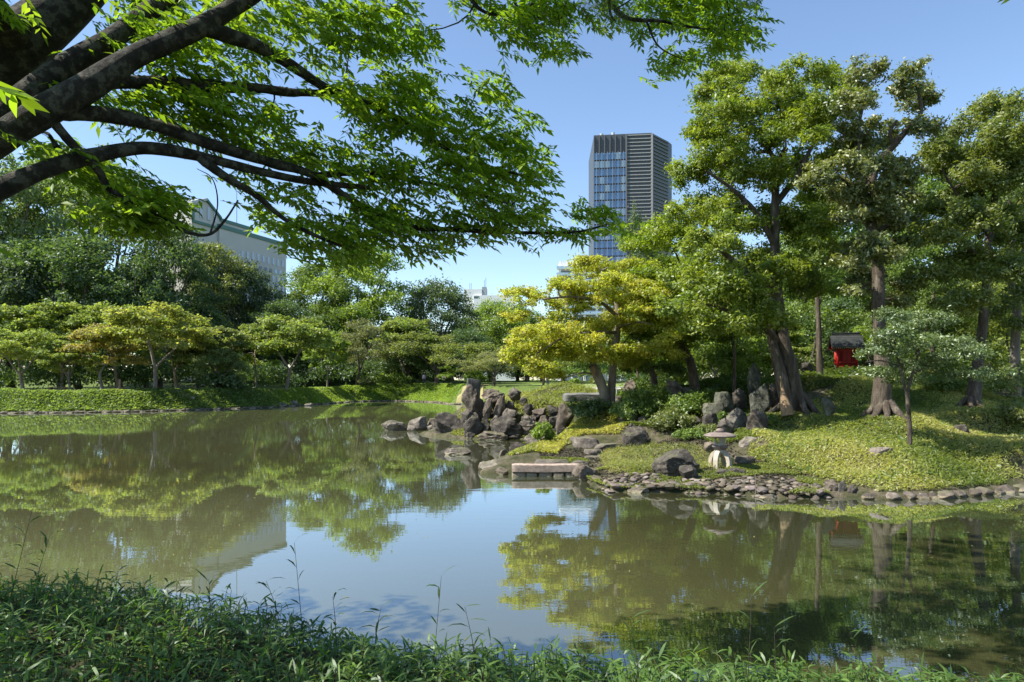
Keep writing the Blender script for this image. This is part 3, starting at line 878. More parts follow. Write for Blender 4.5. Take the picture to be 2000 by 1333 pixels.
# grey building with the gabled head, at the left
def gabled():
    base = np.array([-54.0, 126.0]); u = np.array([.335, .942]); v = np.array([-.942, .335])
    k = 123 / F
    Z = lambda py, Y=123: EYE + (HOR - py) / F * Y
    root = empty('hospital_block', (base[0], base[1], 2.5))
    def loc(a, b): return (u[0] * a + v[0] * b, u[1] * a + v[1] * b)
    def bx(mb, a0, a1, b0, b1, z0, z1): mb.prism([loc(a0, b0), loc(a1, b0), loc(a1, b1), loc(a0, b1)][::-1] if False else [loc(a0, b0), loc(a0, b1), loc(a1, b1), loc(a1, b0)][::-1], z0 - 2.5, z1 - 2.5)
    zr = Z(439); m = MB(); bx(m, 0, 19, 0, 13, 2.5, zr); m.build('wall', M['concrete'], root)
    m = MB(); bx(m, -.15, 19.15, -.15, 13.2, zr + .01, zr + .8); m.build('roof_trim', M['teal_trim'], root)
    zp = Z(422); m = MB(); bx(m, .6, 9.5, .8, 10, zr + .8, zp); m.build('penthouse', M['concrete'], root)
    m = MB(); bx(m, .4, 9.7, .6, 10.2, zp, zp + .6); m.build('penthouse_trim', M['teal_trim'], root)
    # gabled head: ridge runs away from the facade
    ze = Z(404); zg = Z(392); g0, g1 = -6.2, .4
    m = MB()
    prof = [(g0, 2.5), (g0, ze), ((g0 + g1) / 2, zg), (g1, ze - 1.2), (g1, 2.5)]
    vv = []; 
    for b in (0.4, 8.5):
        for a, z in prof: x, y = loc(a, b); vv.append((x, y, z - 2.5))
    n = 5
    m.add(vv, [tuple(range(n)), tuple(range(2 * n - 1, n - 1, -1))] + [(i, n + i, n + (i + 1) % n, (i + 1) % n) for i in range(n)])
    m.build('gable_wall', M['concrete'], root)
    rf = None
    for (a0, z0, a1, z1) in ((g0 - .3, ze - .2, (g0 + g1) / 2, zg + .05), ((g0 + g1) / 2, zg + .05, g1 + .3, ze - 1.5)):
        vv = []
        for b in (0.0, 8.8):
            for a, z in ((a0, z0), (a1, z1)):
                x, y = loc(a, b); vv.append((x, y, z - 2.5)); vv.append((x, y, z - 2.5 + .45))
        m = MB(); m.add(vv, [(0, 2, 3, 1), (4, 5, 7, 6), (1, 3, 7, 5), (0, 4, 6, 2), (0, 1, 5, 4), (2, 6, 7, 3)])
        m.build('roof', M['metal_roof'] if z0 < z1 else M['teal_trim'], root)
    m = MB(); bx(m, g0 - .1, g0 + .5, .2, .36, Z(440), ze - .3); bx(m, g0, g1, .1, .38, Z(441), Z(436)); m.build('gable_trim', M['teal_trim'], root)
    for a in (-4.4, -2.6, -1.0):
        m = MB(); bx(m, a, a + .7, .28, .4, Z(428), Z(403)); m.build('window', M['pane_pale'], root)
    m = MB(); m.lathe([(.07, 0), (.05, 9)], 6); o = m.build('antenna', M['mid_metal'], root); x, y = loc(9, 4); o.location = (x, y, zp - 2.5)
    # windows: columns on the long facade
    r2 = np.random.default_rng(9)
    me1 = None
    cols = 9
    for i in range(cols):
        a = 5.6 + i * 1.5
        if i == 0: rows = ((3.2, 1.2), (6.2, 1.6))
        else: rows = ((3.0, 1.4), (5.2, .1), (6.6, 3.2), (11.2, 3.2), (15.8, 3.2), (20.4, 3.2))
        for dz, hh in rows:
            if hh < .5: continue
            m = MB(); bx(m, a, a + .62, -.1, .06, zr - dz - hh, zr - dz); m.build('window', M['pane_pale'], root)
        for dz in (5.3, 9.9, 14.5, 19.1):
            if i == cols - 1: continue
            m = MB(); bx(m, a + .72, a + 1.4, -.08, .05, zr - dz - .75, zr - dz); o = m.build('window', M['pane_dark'] if r2.random() < .35 else M['glass_blind'], root)
    tag(root, 'grey concrete building with gabled head and teal trim above the left trees', 'building')
gabled()

def balcony_block():
    Y = 290.0; Z = lambda py: EYE + (HOR - py) / F * Y; X = lambda px: (px - 1000) / F * Y
    root = empty('apartment_block', (X(1150), Y, 2.5)); ox = X(1150)
    def bx(m, x0, x1, y0, y1, z0, z1): m.box(((x0 + x1) / 2 - ox, (y0 + y1) / 2 - Y, (z0 + z1) / 2 - 2.5), (x1 - x0, y1 - y0, z1 - z0))
    m = MB(); bx(m, X(1092), X(1280), Y + 2, Y + 16, 2.5, Z(526)); m.build('wall', M['grey_wall'], root)
    m = MB(); bx(m, X(1095), X(1156), Y + 3, Y + 12, Z(526) + .01, Z(508)); m.build('penthouse', M['white_wall'], root)
    for i in range(9):
        z = Z(525) - i * 2.75
        m = MB(); bx(m, X(1087), X(1282), Y, Y + 1.9, z - .3, z); s = m.build('balcony', M['white_wall'], root)
        m = MB(); bx(m, X(1087), X(1282), Y - .12, Y - .02, z + .02, z + 1.05); m.build('railing', M['glass_blind'], s)
    for px in range(1094, 1285, 24):
        m = MB(); bx(m, X(px) - .45, X(px) + .45, Y + .3, Y + 1.8, 2.5, Z(526)); m.build('pier', M['white_wall'], root)
    m = MB()
    for px, h in ((1126, 4), (1132, 6.5), (1134, 3)): bx(m, X(px) - .07, X(px) + .07, Y + 5, Y + 5.14, Z(508), Z(508) + h)
    m.build('antenna', M['mid_metal'], root)
    tag(root, 'white balconied apartment block left of the glass tower foot', 'building')
balcony_block()

def low_white():
    Y = 220.0; Z = lambda py: EYE + (HOR - py) / F * Y; X = lambda px: (px - 1000) / F * Y; ox = X(940)
    root = empty('white_building', (ox, Y, 2.5))
    def bx(name, mat, x0, x1, y0, y1, z0, z1, par=root):
        m = MB(); m.box(((x0 + x1) / 2 - ox, (y0 + y1) / 2 - Y, (z0 + z1) / 2 - 2.5), (x1 - x0, y1 - y0, z1 - z0)); return m.build(name, mat, par)
    bx('wall', M['white_wall'], X(925), X(1010), Y, Y + 14, 2.5, Z(577))
    bx('penthouse', M['white_wall'], X(905), X(941), Y + .4, Y + 9, 2.5, Z(565))
    bx('stair_tower', M['grey_wall'], X(941), X(950), Y + 1, Y + 8, Z(577), Z(560))
    bx('window', M['pane_dark'], X(925.5), X(936), Y - .05, Y + .1, Z(583), Z(579))
    bx('window', M['pane_dark'], X(942), X(984), Y - .05, Y + .1, Z(592), Z(590))
    for px, h in ((916, 1.6), (919, 1.7), (945, 2.6), (948, 3.4)):
        bx('antenna', M['mid_metal'], X(px) - .06, X(px) + .06, Y + 4, Y + 4.12, Z(565), Z(560) + h)
    tag(root, 'low white building with antennas above the rear trees', 'building')
low_white()

def right_block():
    Y = 140.0; Z = lambda py: EYE + (HOR - py) / F * Y; X = lambda px: (px - 1000) / F * Y; ox = X(1660)
    root = empty('pale_building', (ox, Y, 2.5))
    m = MB(); m.box((0, 8, (Z(478) - 2.5) / 2), (X(1710) - X(1610), 14, Z(478) - 2.5)); m.build('wall', M['white_wall'], root)
    for py in (490, 510, 530, 550):
        m = MB(); m.box((0, .95, Z(py) - 2.5), (X(1704) - X(1616), .2, .9)); m.build('window_band', M['pane_dark'], root)
    tag(root, 'pale building glimpsed through the leaves behind the shrine trees', 'building')
right_block()

# ------------------------------------------------------------------ island trees
def pads_px(rows, Y, spread=2.5, n=10, thick=0.85):
    out = []
    for i, r in enumerate(rows):
        dy = (r[4] if len(r) > 4 else rng.uniform(-spread, spread))
        y = Y + dy
        out.append((P(r[0], r[1], y), r[2] * 1.2 / F * y, r[2] / F * y * thick, r[3] * 1.3 / F * y, n + 3))
    return out
def fill_pads(poly, n, r0, r1, Y, spread, k=8):
    a = np.array(poly); out = []
    while len(out) < n:
        x = rng.uniform(a[:, 0].min(), a[:, 0].max()); y = rng.uniform(a[:, 1].min(), a[:, 1].max())
        if in_poly(np.array(x), np.array(y), poly):
            r = rng.uniform(r0, r1); d = Y + rng.uniform(-spread, spread)
            out.append((P(x, y, d), r / F * d, r / F * d, r * .55 / F * d, k))
    return out
def poly_px(rows):
    return [P(*r) for r in rows]

rng = np.random.default_rng(41)
# the big leaning evergreen
b = P(1556, 800, 27.3); b[2] = gz(b[0], b[1]) - .05
t = build_tree('evergreen_tree', b, [
    ([b - [0, 0, .3], P(1548, 745, 27.2), P(1530, 665, 27), P(1520, 580, 27), P(1512, 480, 27), P(1514, 380, 26.8), P(1535, 290, 26.8)], .37, .10),
    ([b + [-.35, -.25, -.3], P(1528, 760, 26.9), P(1512, 690, 26.9), P(1506, 640, 27), P(1512, 560, 27)], .27, .14),
    (poly_px([(1518, 665, 27), (1490, 640, 26.5), (1450, 625, 26), (1405, 600, 25.4), (1360, 590, 25)]), .13, .05),
    (poly_px([(1520, 580, 27), (1470, 540, 26), (1420, 500, 25), (1370, 450, 24.5)]), .17, .06),
    (poly_px([(1513, 480, 27), (1480, 420, 26.5), (1430, 370, 26), (1380, 335, 25.5)]), .14, .05),
    (poly_px([(1514, 400, 26.8), (1560, 340, 27), (1590, 280, 27.5), (1640, 215, 28)]), .14, .05),
    (poly_px([(1525, 330, 26.8), (1480, 260, 26.3), (1440, 190, 26)]), .10, .04)],
    pads_px([(1450, 152, 55, 24), (1400, 185, 45, 26), (1560, 152, 55, 22), (1630, 165, 48, 30), (1520, 205, 65, 24), (1620, 222, 55, 25), (1430, 235, 62, 24), (1390, 262, 45, 20), (1485, 275, 56, 22),
             (1565, 262, 55, 24), (1385, 322, 55, 24), (1340, 345, 45, 24), (1470, 345, 55, 22), (1430, 300, 60, 20), (1560, 330, 46, 30, 2.5), (1600, 385, 42, 32, 3), (1340, 420, 42, 24), (1395, 400, 58, 24),
             (1460, 430, 58, 30), (1545, 430, 48, 35, 2), (1585, 470, 45, 38, 2.5), (1500, 520, 56, 36, 1.5), (1570, 560, 48, 38, 2.5), (1400, 480, 55, 30), (1345, 540, 48, 28), (1420, 560, 58, 34, -2),
             (1470, 600, 48, 28, -1.5), (1335, 600, 48, 28), (1400, 635, 56, 22, -2)], 27, 2.6, 10)
    + fill_pads([(1390, 150), (1440, 140), (1680, 140), (1670, 230), (1640, 300), (1625, 420), (1610, 560), (1580, 640), (1440, 655), (1330, 635), (1325, 560), (1345, 440), (1330, 360), (1380, 240)], 46, 30, 52, 27.3, 3.0),
    112000, .165, .072, (.10, .17, .02), (.32, .37, .035), 'bark', 'leaf', 2.0, .010, 14, .14, .7, .6, (8, 1.0, .32, gz), rmin=.009)
tag(t, 'big evergreen with twin leaning trunks and layered yellow green crown on the island', 'tree')
for k, (q0, q1) in enumerate([((1538, 812, 26.3), (1524, 735, 26.5)), ]):
    pts = np.array([P(*q0), P(1530, 775, 26.4), P(*q1)]); v, f = tube(catmull(pts, 6), np.linspace(.24, .03, 13), 9, .4, 4)
    tag(mk('dead_stem', v - b, f, M['wood_cut'], t, True), 'torn pale dead stem at the foot')

# middle tall tree with the open top
b = P(1727, 818, 25); b[2] = gz(b[0], b[1]) - .05
t = build_tree('evergreen_tree', b, [
    ([b - [0, 0, .3], P(1724, 760, 25), P(1719, 660, 25), P(1713, 560, 25), P(1706, 460, 25), P(1696, 370, 25)], .34, .16),
    (poly_px([(1696, 370, 25), (1712, 325, 25), (1745, 285, 24.8), (1785, 240, 24.6), (1800, 215, 24.5), (1790, 160, 24.6)]), .17, .04),
    (poly_px([(1697, 385, 25), (1682, 320, 25.2), (1676, 260, 25.4), (1686, 200, 25.6), (1690, 160, 25.6)]), .12, .035),
    (poly_px([(1745, 285, 24.8), (1738, 260, 24.6), (1752, 235, 24.4)]), .09, .04),
    (poly_px([(1708, 470, 25), (1735, 430, 25.4), (1740, 380, 25.6), (1760, 340, 25.8)]), .10, .03),
    (poly_px([(1700, 400, 25), (1670, 375, 24.6), (1645, 350, 24), (1610, 345, 23.6)]), .08, .03),
    (poly_px([(1690, 360, 25), (1660, 430, 24.5), (1650, 420, 24.3)]), .07, .03)],
    pads_px([(1690, 152, 36, 28), (1668, 205, 32, 24), (1785, 148, 32, 22), (1800, 195, 38, 26), (1660, 255, 30, 22), (1805, 255, 34, 22), (1700, 330, 42, 28), (1650, 335, 42, 28), (1765, 335, 36, 20),
             (1648, 385, 45, 28), (1745, 390, 44, 26), (1695, 425, 38, 22), (1600, 350, 38, 26), (1760, 440, 34, 22), (1770, 180, 26, 20)], 25, 1.8, 8)
    + fill_pads([(1600, 330), (1655, 150), (1700, 150), (1715, 290), (1780, 140), (1825, 170), (1825, 280), (1800, 350), (1790, 500), (1640, 500), (1600, 400)], 26, 22, 40, 25.5, 2.2) + fill_pads([(1640, 490), (1790, 470), (1790, 600), (1740, 610), (1660, 600)], 12, 22, 36, 25.6, 1.6),
    52000, .155, .066, (.10, .145, .03), (.28, .285, .07), 'bark', 'leaf_gloss', 2.2, .010, 14, .2, .7, .5, (9, .85, .29, gz), rmin=.009)
tag(t, 'tall open topped tree with thick flaring trunk in the middle of the mound', 'tree')

# right tall tree
b = P(1896, 803, 27); b[2] = gz(b[0], b[1]) - .05
t = build_tree('evergreen_tree', b, [
    ([b - [0, 0, .3], P(1905, 740, 27), P(1918, 650, 27), P(1926, 560, 27), P(1930, 470, 27), P(1942, 380, 27), P(1945, 300, 27)], .27, .08),
    (poly_px([(1932, 460, 27), (1900, 420, 26.5), (1870, 380, 26), (1840, 330, 25.5)]), .10, .03),
    (poly_px([(1942, 380, 27), (1965, 330, 27.2), (1975, 270, 27.5)]), .10, .03),
    (poly_px([(1928, 520, 27), (1890, 480, 26.3), (1850, 450, 25.8)]), .08, .03),
    (poly_px([(1936, 420, 27), (1910, 350, 27.6), (1900, 280, 28)]), .09, .03)],
    pads_px([(1950, 212, 55, 24), (1895, 260, 56, 28), (1960, 272, 56, 32), (1860, 330, 55, 28), (1920, 342, 56, 32), (1985, 350, 48, 34), (1835, 292, 36, 22), (1850, 400, 56, 28), (1905, 432, 56, 32),
             (1965, 440, 46, 34), (1830, 465, 46, 28), (1890, 512, 56, 32), (1965, 535, 46, 34), (1825, 545, 46, 28), (1880, 590, 50, 26)], 27, 2.2, 9)
    + fill_pads([(1810, 280), (1900, 230), (2020, 200), (2020, 640), (1850, 640), (1810, 560), (1800, 420)], 30, 26, 46, 27.5, 2.5),
    62000, .16, .068, (.11, .165, .03), (.27, .295, .06), 'bark', 'leaf', 2.0, .010, 12, .16, .7, .5, (6, .6, .22, gz), rmin=.009)
tag(t, 'tall slender tree with dense olive crown on the right of the mound', 'tree')

b = P(1982, 765, 29.5); b[2] = gz(b[0], b[1]) - .05
t = build_tree('evergreen_tree', b, [
    ([b - [0, 0, .3], P(1983, 690, 29.5), P(1986, 600, 29.5), P(1972, 540, 29.5), P(1978, 470, 29.5), P(1970, 390, 29.5)], .22, .09),
    (poly_px([(1974, 530, 29.5), (2010, 470, 29.6), (2030, 420, 29.8)]), .10, .04)],
    pads_px([(2010, 420, 55, 34), (1980, 470, 40, 28), (2060, 380, 60, 40), (2030, 500, 55, 34), (2090, 460, 60, 40), (1960, 600, 36, 24)], 29.5, 2, 10),
    16000, .14, .06, (.08, .125, .024), (.2, .235, .05), 'bark_pale', 'leaf', rmin=.01)
tag(t, 'rightmost bare trunk with pale bark at the picture edge', 'tree')

# small glossy tree in front
b = P(1776, 872, 21.5); b[2] = gz(b[0], b[1]) - .05
t = build_tree('camellia_tree', b, [
    ([b - [0, 0, .2], P(1777, 840, 21.5), P(1774, 800, 21.5), P(1772, 762, 21.5)], .085, .06),
    (poly_px([(1774, 790, 21.5), (1764, 750, 21.4), (1755, 710, 21.3), (1738, 670, 21)]), .055, .02),
    (poly_px([(1772, 765, 21.5), (1785, 720, 21.6), (1800, 670, 21.8), (1810, 640, 22)]), .055, .02),
    (poly_px([(1783, 730, 21.6), (1830, 705, 21.6), (1880, 700, 21.7), (1930, 715, 21.8)]), .035, .014),
    (poly_px([(1755, 715, 21.3), (1720, 705, 21.1), (1690, 708, 21)]), .03, .012)],
    pads_px([(1738, 655, 44, 13), (1790, 640, 55, 15), (1715, 690, 44, 12), (1760, 680, 55, 13), (1840, 668, 55, 13), (1900, 690, 46, 11), (1738, 727, 48, 11), (1800, 715, 56, 12), (1885, 735, 55, 10),
             (1770, 748, 46, 9), (1935, 727, 34, 8), (1850, 700, 40, 10), (1830, 625, 40, 12), (1740, 620, 36, 12)], 21.6, 1.1, 11),
    17000, .10, .048, (.09, .15, .045), (.2, .26, .085), 'bark', 'leaf_gloss', 1.0, .008, 9, .15, .6, .8, rmin=.004)
tag(t, 'small glossy leaved tree with thin stem standing in front of the shrine', 'tree')

# golden maple over the stone bridge
b = P(1190, 806, 32.5); b[2] = gz(b[0], b[1]) - .05
t = build_tree('maple_tree', b, [
    ([b - [-.05, 0, .3], P(1193, 770, 32.5), P(1198, 715, 32.5), P(1205, 660, 32.4), P(1208, 610, 32.3), P(1200, 570, 32.2)], .26, .12),
    ([b + [-.15, -.1, .2], P(1180, 770, 32.2), P(1168, 738, 32.1), P(1156, 714, 32)], .25, .19),
    (poly_px([(1207, 620, 32.3), (1170, 590, 31.5), (1120, 580, 31), (1060, 585, 30.5)]), .10, .04),
    (poly_px([(1205, 650, 32.4), (1160, 650, 31), (1100, 660, 30), (1050, 690, 29.5)]), .09, .03),
    (poly_px([(1200, 570, 32.2), (1180, 545, 32), (1170, 520, 32)]), .08, .03),
    (poly_px([(1203, 590, 32.3), (1240, 560, 32.6), (1260, 530, 33)]), .09, .03),
    (poly_px([(1206, 640, 32.4), (1250, 630, 31.5), (1290, 640, 31)]), .08, .03)],
    pads_px([(1050, 590, 42, 16), (1012, 575, 32, 14), (1100, 622, 48, 17), (1150, 562, 42, 16), (1200, 522, 46, 17), (1245, 562, 48, 17), (1080, 652, 56, 17), (1032, 682, 42, 17), (1140, 662, 56, 18),
             (1200, 640, 56, 19), (1262, 640, 56, 18), (1050, 712, 42, 15), (1110, 695, 48, 15), (1160, 700, 42, 14), (1222, 690, 46, 15), (1282, 690, 40, 15), (1022, 655, 28, 12), (1240, 602, 52, 17),
             (1182, 592, 48, 17), (1300, 612, 46, 17), (1100, 562, 28, 12), (1155, 530, 30, 13), (1080, 735, 26, 12), (1020, 620, 34, 12), (1005, 700, 30, 13)], 31.8, 2.2, 10)
    + fill_pads([(1010, 575), (1060, 575), (1160, 520), (1230, 505), (1290, 560), (1325, 640), (1300, 705), (1200, 712), (1130, 708), (1065, 740), (1015, 725), (995, 690), (1025, 640)], 44, 24, 42, 31.6, 2.6),
    76000, .125, .088, (.29, .36, .04), (.53, .48, .085), 'bark_pale', 'leaf_soft', 1.6, .010, 12, .16, .5, .75, rmin=.008,
    names=['trunk', 'cut_stem', 'limb', 'limb', 'limb', 'limb', 'limb'])
tag(t, 'golden yellow maple with a sawn off stem beside the stone slab bridge', 'tree')
pts = np.array([P(1160, 738, 31.78), P(1160, 724, 31.72), P(1157, 716, 31.74)])
v, f = tube(pts, np.array([.05, .11, .07]), 10); mk('cut_face', v - b, f, M['wood_cut'], t, True)

# bright green tree behind the maple
b = P(1362, 748, 33.5); b[2] = gz(b[0], b[1]) - .05
t = build_tree('maple_tree', b, [
    ([b - [0, 0, .3], P(1350, 715, 33.5), P(1330, 675, 33.3), P(1312, 645, 33.2), P(1300, 600, 33)], .27, .10),
    (poly_px([(1318, 652, 33.2), (1320, 590, 33), (1330, 530, 33), (1310, 470, 33)]), .12, .03),
    (poly_px([(1300, 600, 33), (1270, 560, 32.6), (1255, 510, 32.5)]), .08, .03),
    (poly_px([(1330, 675, 33.3), (1370, 630, 32.5), (1390, 600, 32)]), .08, .03)],
    pads_px([(1292, 450, 42, 20), (1252, 482, 38, 18), (1322, 480, 46, 20), (1272, 530, 46, 20), (1342, 522, 46, 20), (1302, 572, 46, 20), (1372, 580, 50, 20), (1332, 630, 50, 18), (1402, 612, 46, 18),
             (1262, 602, 38, 16), (1292, 660, 42, 15), (1382, 660, 46, 14), (1330, 450, 34, 18), (1370, 480, 40, 20), (1300, 700, 36, 14)], 33, 2, 10)
    + fill_pads([(1245, 455), (1340, 435), (1400, 480), (1430, 600), (1410, 690), (1290, 710), (1245, 620)], 30, 24, 42, 33, 2.4),
    50000, .13, .074, (.14, .23, .018), (.29, .34, .03), 'bark', 'leaf_soft', 1.6, .010, 10, .16, .6, .65, rmin=.008)
tag(t, 'bright green tree with leaning rough trunk right of the golden maple', 'tree')

# slim trunks further back
for (pts, r, crown, lab, cA, cB) in [
    ([(1602, 737, 33), (1600, 680, 33), (1597, 600, 33), (1594, 520, 33.2), (1600, 450, 33.5)], .17, [(1600, 440, 50, 32), (1570, 500, 42, 28), (1630, 500, 45, 30), (1620, 400, 40, 28), (1590, 560, 40, 22)], 'straight slim trunk standing left of the red shrine', (.09, .155, .022), (.2, .27, .045)),
    ([(1432, 745, 32), (1435, 700, 32), (1428, 650, 32), (1425, 600, 32)], .09, [(1430, 600, 46, 22), (1450, 640, 40, 18), (1395, 580, 40, 20), (1460, 570, 40, 22)], 'thin dark stemmed tree between the leaning trunk and the standing rocks', (.13, .22, .022), (.26, .32, .04)),
    ([(1285, 770, 34), (1276, 735, 34), (1260, 700, 34), (1250, 660, 34)], .20, [(1262, 690, 42, 18), (1300, 720, 40, 16), (1240, 720, 30, 14), (1280, 650, 40, 18)], 'dark short trunked tree in the shade behind the stone bridge', (.08, .14, .02), (.18, .24, .04)),
    ([(1722, 735, 38), (1716, 680, 38), (1712, 600, 38), (1700, 520, 38)], .22, [(1700, 560, 60, 34), (1750, 590, 60, 34), (1680, 620, 50, 26), (1740, 640, 50, 24)], 'trunk in the shade just right of the shrine roof', (.09, .155, .022), (.2, .27, .045)),
    ([(1820, 735, 36), (1822, 690, 36), (1815, 630, 36), (1825, 570, 36)], .15, [(1830, 600, 55, 28), (1790, 630, 46, 24), (1860, 640, 50, 24), (1830, 550, 50, 28)], 'dim trunk between the middle and right tall trees', (.09, .155, .022), (.2, .26, .045)),
]:
    b = P(*pts[0]); b[2] = gz(b[0], b[1]) - .05
    tr = poly_px(pts); tr[0] = b - np.array([0, 0, .3])
    t = build_tree('slender_tree', b, [(tr, r, r * .45)], pads_px(crown, pts[0][2], 1.8, 10), 8500, .145, .066, cA, cB, 'bark', 'leaf', rmin=.008, sides=9)
    tag(t, lab, 'tree')

# leafy understorey trees that close the wood behind the trunks
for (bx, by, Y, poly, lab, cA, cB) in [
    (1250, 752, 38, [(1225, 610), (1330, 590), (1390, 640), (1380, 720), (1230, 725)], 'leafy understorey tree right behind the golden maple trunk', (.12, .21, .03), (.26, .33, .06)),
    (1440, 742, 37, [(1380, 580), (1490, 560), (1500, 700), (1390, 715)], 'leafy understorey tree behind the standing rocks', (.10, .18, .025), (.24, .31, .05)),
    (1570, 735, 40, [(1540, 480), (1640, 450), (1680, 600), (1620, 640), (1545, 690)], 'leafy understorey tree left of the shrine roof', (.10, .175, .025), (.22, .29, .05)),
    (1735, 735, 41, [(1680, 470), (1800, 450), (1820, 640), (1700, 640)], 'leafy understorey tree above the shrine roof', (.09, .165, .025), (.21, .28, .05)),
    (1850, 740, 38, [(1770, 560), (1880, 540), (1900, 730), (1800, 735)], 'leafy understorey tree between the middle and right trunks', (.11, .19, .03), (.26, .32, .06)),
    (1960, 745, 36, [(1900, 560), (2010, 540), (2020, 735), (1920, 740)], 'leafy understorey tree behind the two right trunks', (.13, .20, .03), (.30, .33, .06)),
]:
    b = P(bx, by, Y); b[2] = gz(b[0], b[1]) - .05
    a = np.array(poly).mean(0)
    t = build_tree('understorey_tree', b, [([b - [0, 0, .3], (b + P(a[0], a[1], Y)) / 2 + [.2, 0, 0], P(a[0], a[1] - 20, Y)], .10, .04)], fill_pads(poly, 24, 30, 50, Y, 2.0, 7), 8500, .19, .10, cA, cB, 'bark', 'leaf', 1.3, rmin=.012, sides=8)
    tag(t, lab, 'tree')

# ------------------------------------------------------------------ lawn, path and dry grass laid on the ground
def drape(name, poly, mat, dz, step=0.8):
    xs = [p[0] for p in poly]; ys = [p[1] for p in poly]
    X, Y = np.meshgrid(np.arange(min(xs), max(xs) + step, step), np.arange(min(ys), max(ys) + step, step))
    Z = ground_z(X, Y) + dz
    ny, nx = X.shape; idx = np.arange(nx * ny).reshape(ny, nx)
    f = np.stack([idx[:-1, :-1], idx[:-1, 1:], idx[1:, 1:], idx[1:, :-1]], -1)
    cx = (X[:-1, :-1] + X[1:, 1:]) / 2; cy_ = (Y[:-1, :-1] + Y[1:, 1:]) / 2
    keep = in_poly(cx, cy_, poly) & (Z[:-1, :-1] > .08)
    return tag(mk(name, np.stack([X, Y, Z], -1).reshape(-1, 3), f[keep].reshape(-1, 4), mat, smooth=True), kind='structure')
drape('gravel_path', [(-90, 68.5), (-46, 69.5), (-32, 76), (-33, 82), (-46, 76.5), (-90, 76)], M['gravel'], .04, .7)
drape('lawn', [(4, 66), (40, 66), (40, 116), (3, 116)], M['lawn'], .05, 1.0)
drape('garden_path', [(4.5, 54), (30, 54), (30, 64.5), (5, 64.5)], M['gravel'], .06, .6)
drape('dry_grass_slope', [(-8.3, 85), (-4, 85), (-3.2, 100), (-5.5, 100)], M['dry_lawn'], .05, .5)

# ------------------------------------------------------------------ ground cover
def cover(name, xr, yr, n, L, Wd, hgt, colA, colB, label, cond, mat='leaf_soft', long=False, up=1.0, lean=.5, patch=0.5):
    x = rng.uniform(*xr, n); y = rng.uniform(*yr, n)
    z = ground_z(x, y)
    p = np.stack([x, y, z], -1)
    px, py = proj(p)
    k = cond(x, y, z, px, py)
    x, y, z = x[k], y[k], z[k]; n = len(x)
    p = np.stack([x, y, z], -1)
    hum = hgt * (0.55 + 0.45 * noise(p * [1, 1, 0], 1.1, 2, 4))
    p[:, 2] += hum * rng.uniform(.25, 1, n)
    N = unit(np.array([0, 0, up]) + rng.normal(size=(n, 3)) * lean)
    T = unit(np.cross(N, rand_unit(n)))
    var = np.clip(.5 + patch * noise(p * [1, 1, 0], .5, 2, 6) + rng.uniform(-.35, .35, n), 0, .999)
    Ls = L * rng.uniform(.6, 1.3, n); Ws = Wd * rng.uniform(.7, 1.2, n)
    if long:
        V, f = leaves_long(p, T, N, Ls, Ws); var = np.repeat(var, 4)
    else:
        V, f = leaves_quad(p, T, N, Ls, Ws)
    o = mk(name, V, f, M[mat], None, False, var)
    set_leaf(o, colA, colB)
    return tag(o, label, 'ground cover')
rng = np.random.default_rng(61)
MOUND = [(1470, 850), (1500, 815), (1560, 800), (1640, 750), (1700, 730), (2060, 735), (2100, 960), (1990, 965), (1850, 962), (1720, 962), (1660, 950), (1600, 938), (1530, 915), (1460, 895)]
cover('mound_ground_cover', (5, 22), (18, 37), 220000, .13, .038, .30, (.20, .27, .05), (.50, .48, .18), 'yellow green dwarf bamboo covering the sunny mound on the right',
      lambda x, y, z, px, py: in_poly(px, py, MOUND) & (z > .16) & (noise(np.stack([x, y, 0 * x], -1), 1.4, 3, 8) + rng.uniform(-.3, .3, len(x)) > -.85), long=False, lean=.85, patch=.8)
cover('leaf_litter', (5, 20), (19, 36), 9000, .07, .04, .05, (.14, .09, .045), (.27, .19, .10), 'dry brown leaves lying on the mound around the tree roots',
      lambda x, y, z, px, py: in_poly(px, py, MOUND) & (np.minimum.reduce([np.hypot(x - a, y - b_) for a, b_ in ((11.4, 27.2), (13.6, 25), (18.1, 27), (12.5, 21.5), (8.6, 23.5), (16, 23))]) < rng.uniform(.3, 1.9, len(x))))
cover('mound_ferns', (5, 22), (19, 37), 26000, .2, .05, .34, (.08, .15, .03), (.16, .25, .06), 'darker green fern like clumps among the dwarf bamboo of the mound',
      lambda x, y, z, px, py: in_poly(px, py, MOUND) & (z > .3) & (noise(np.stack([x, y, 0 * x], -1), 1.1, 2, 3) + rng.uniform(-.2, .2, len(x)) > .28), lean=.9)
cover('left_bank_ground_cover', (-75, -25), (60, 84), 210000, .24, .15, .5, (.15, .235, .055), (.28, .35, .11), 'low green shrubs covering the left bank slope',
      lambda x, y, z, px, py: (z > .06) & (shore_dist(x, y) < 4.6) & (px < 545) & (px > -120), lean=.5)
cover('rear_bank_ground_cover', (-29, -5), (78, 110), 160000, .25, .15, .26, (.2, .30, .05), (.32, .42, .09), 'bright green low shrubs covering the rear bank slope',
      lambda x, y, z, px, py: (z > .06) & (shore_dist(x, y) < 5.2) & (px > 535) & (x < -8.6 + (y - 88) * .2), lean=.5)
TUFT = [(945, 752), (1000, 745), (1110, 748), (1165, 762), (1160, 790), (1090, 800), (1040, 812), (1000, 800), (950, 780)]
cover('mound_grass', (-3, 6), (36, 46), 36000, .32, .04, .30, (.28, .32, .08), (.50, .46, .18), 'long pale grass on top of the rock outcrop', lambda x, y, z, px, py: in_poly(px, py, TUFT) & (z > .5), long=True, up=.3, lean=.8)
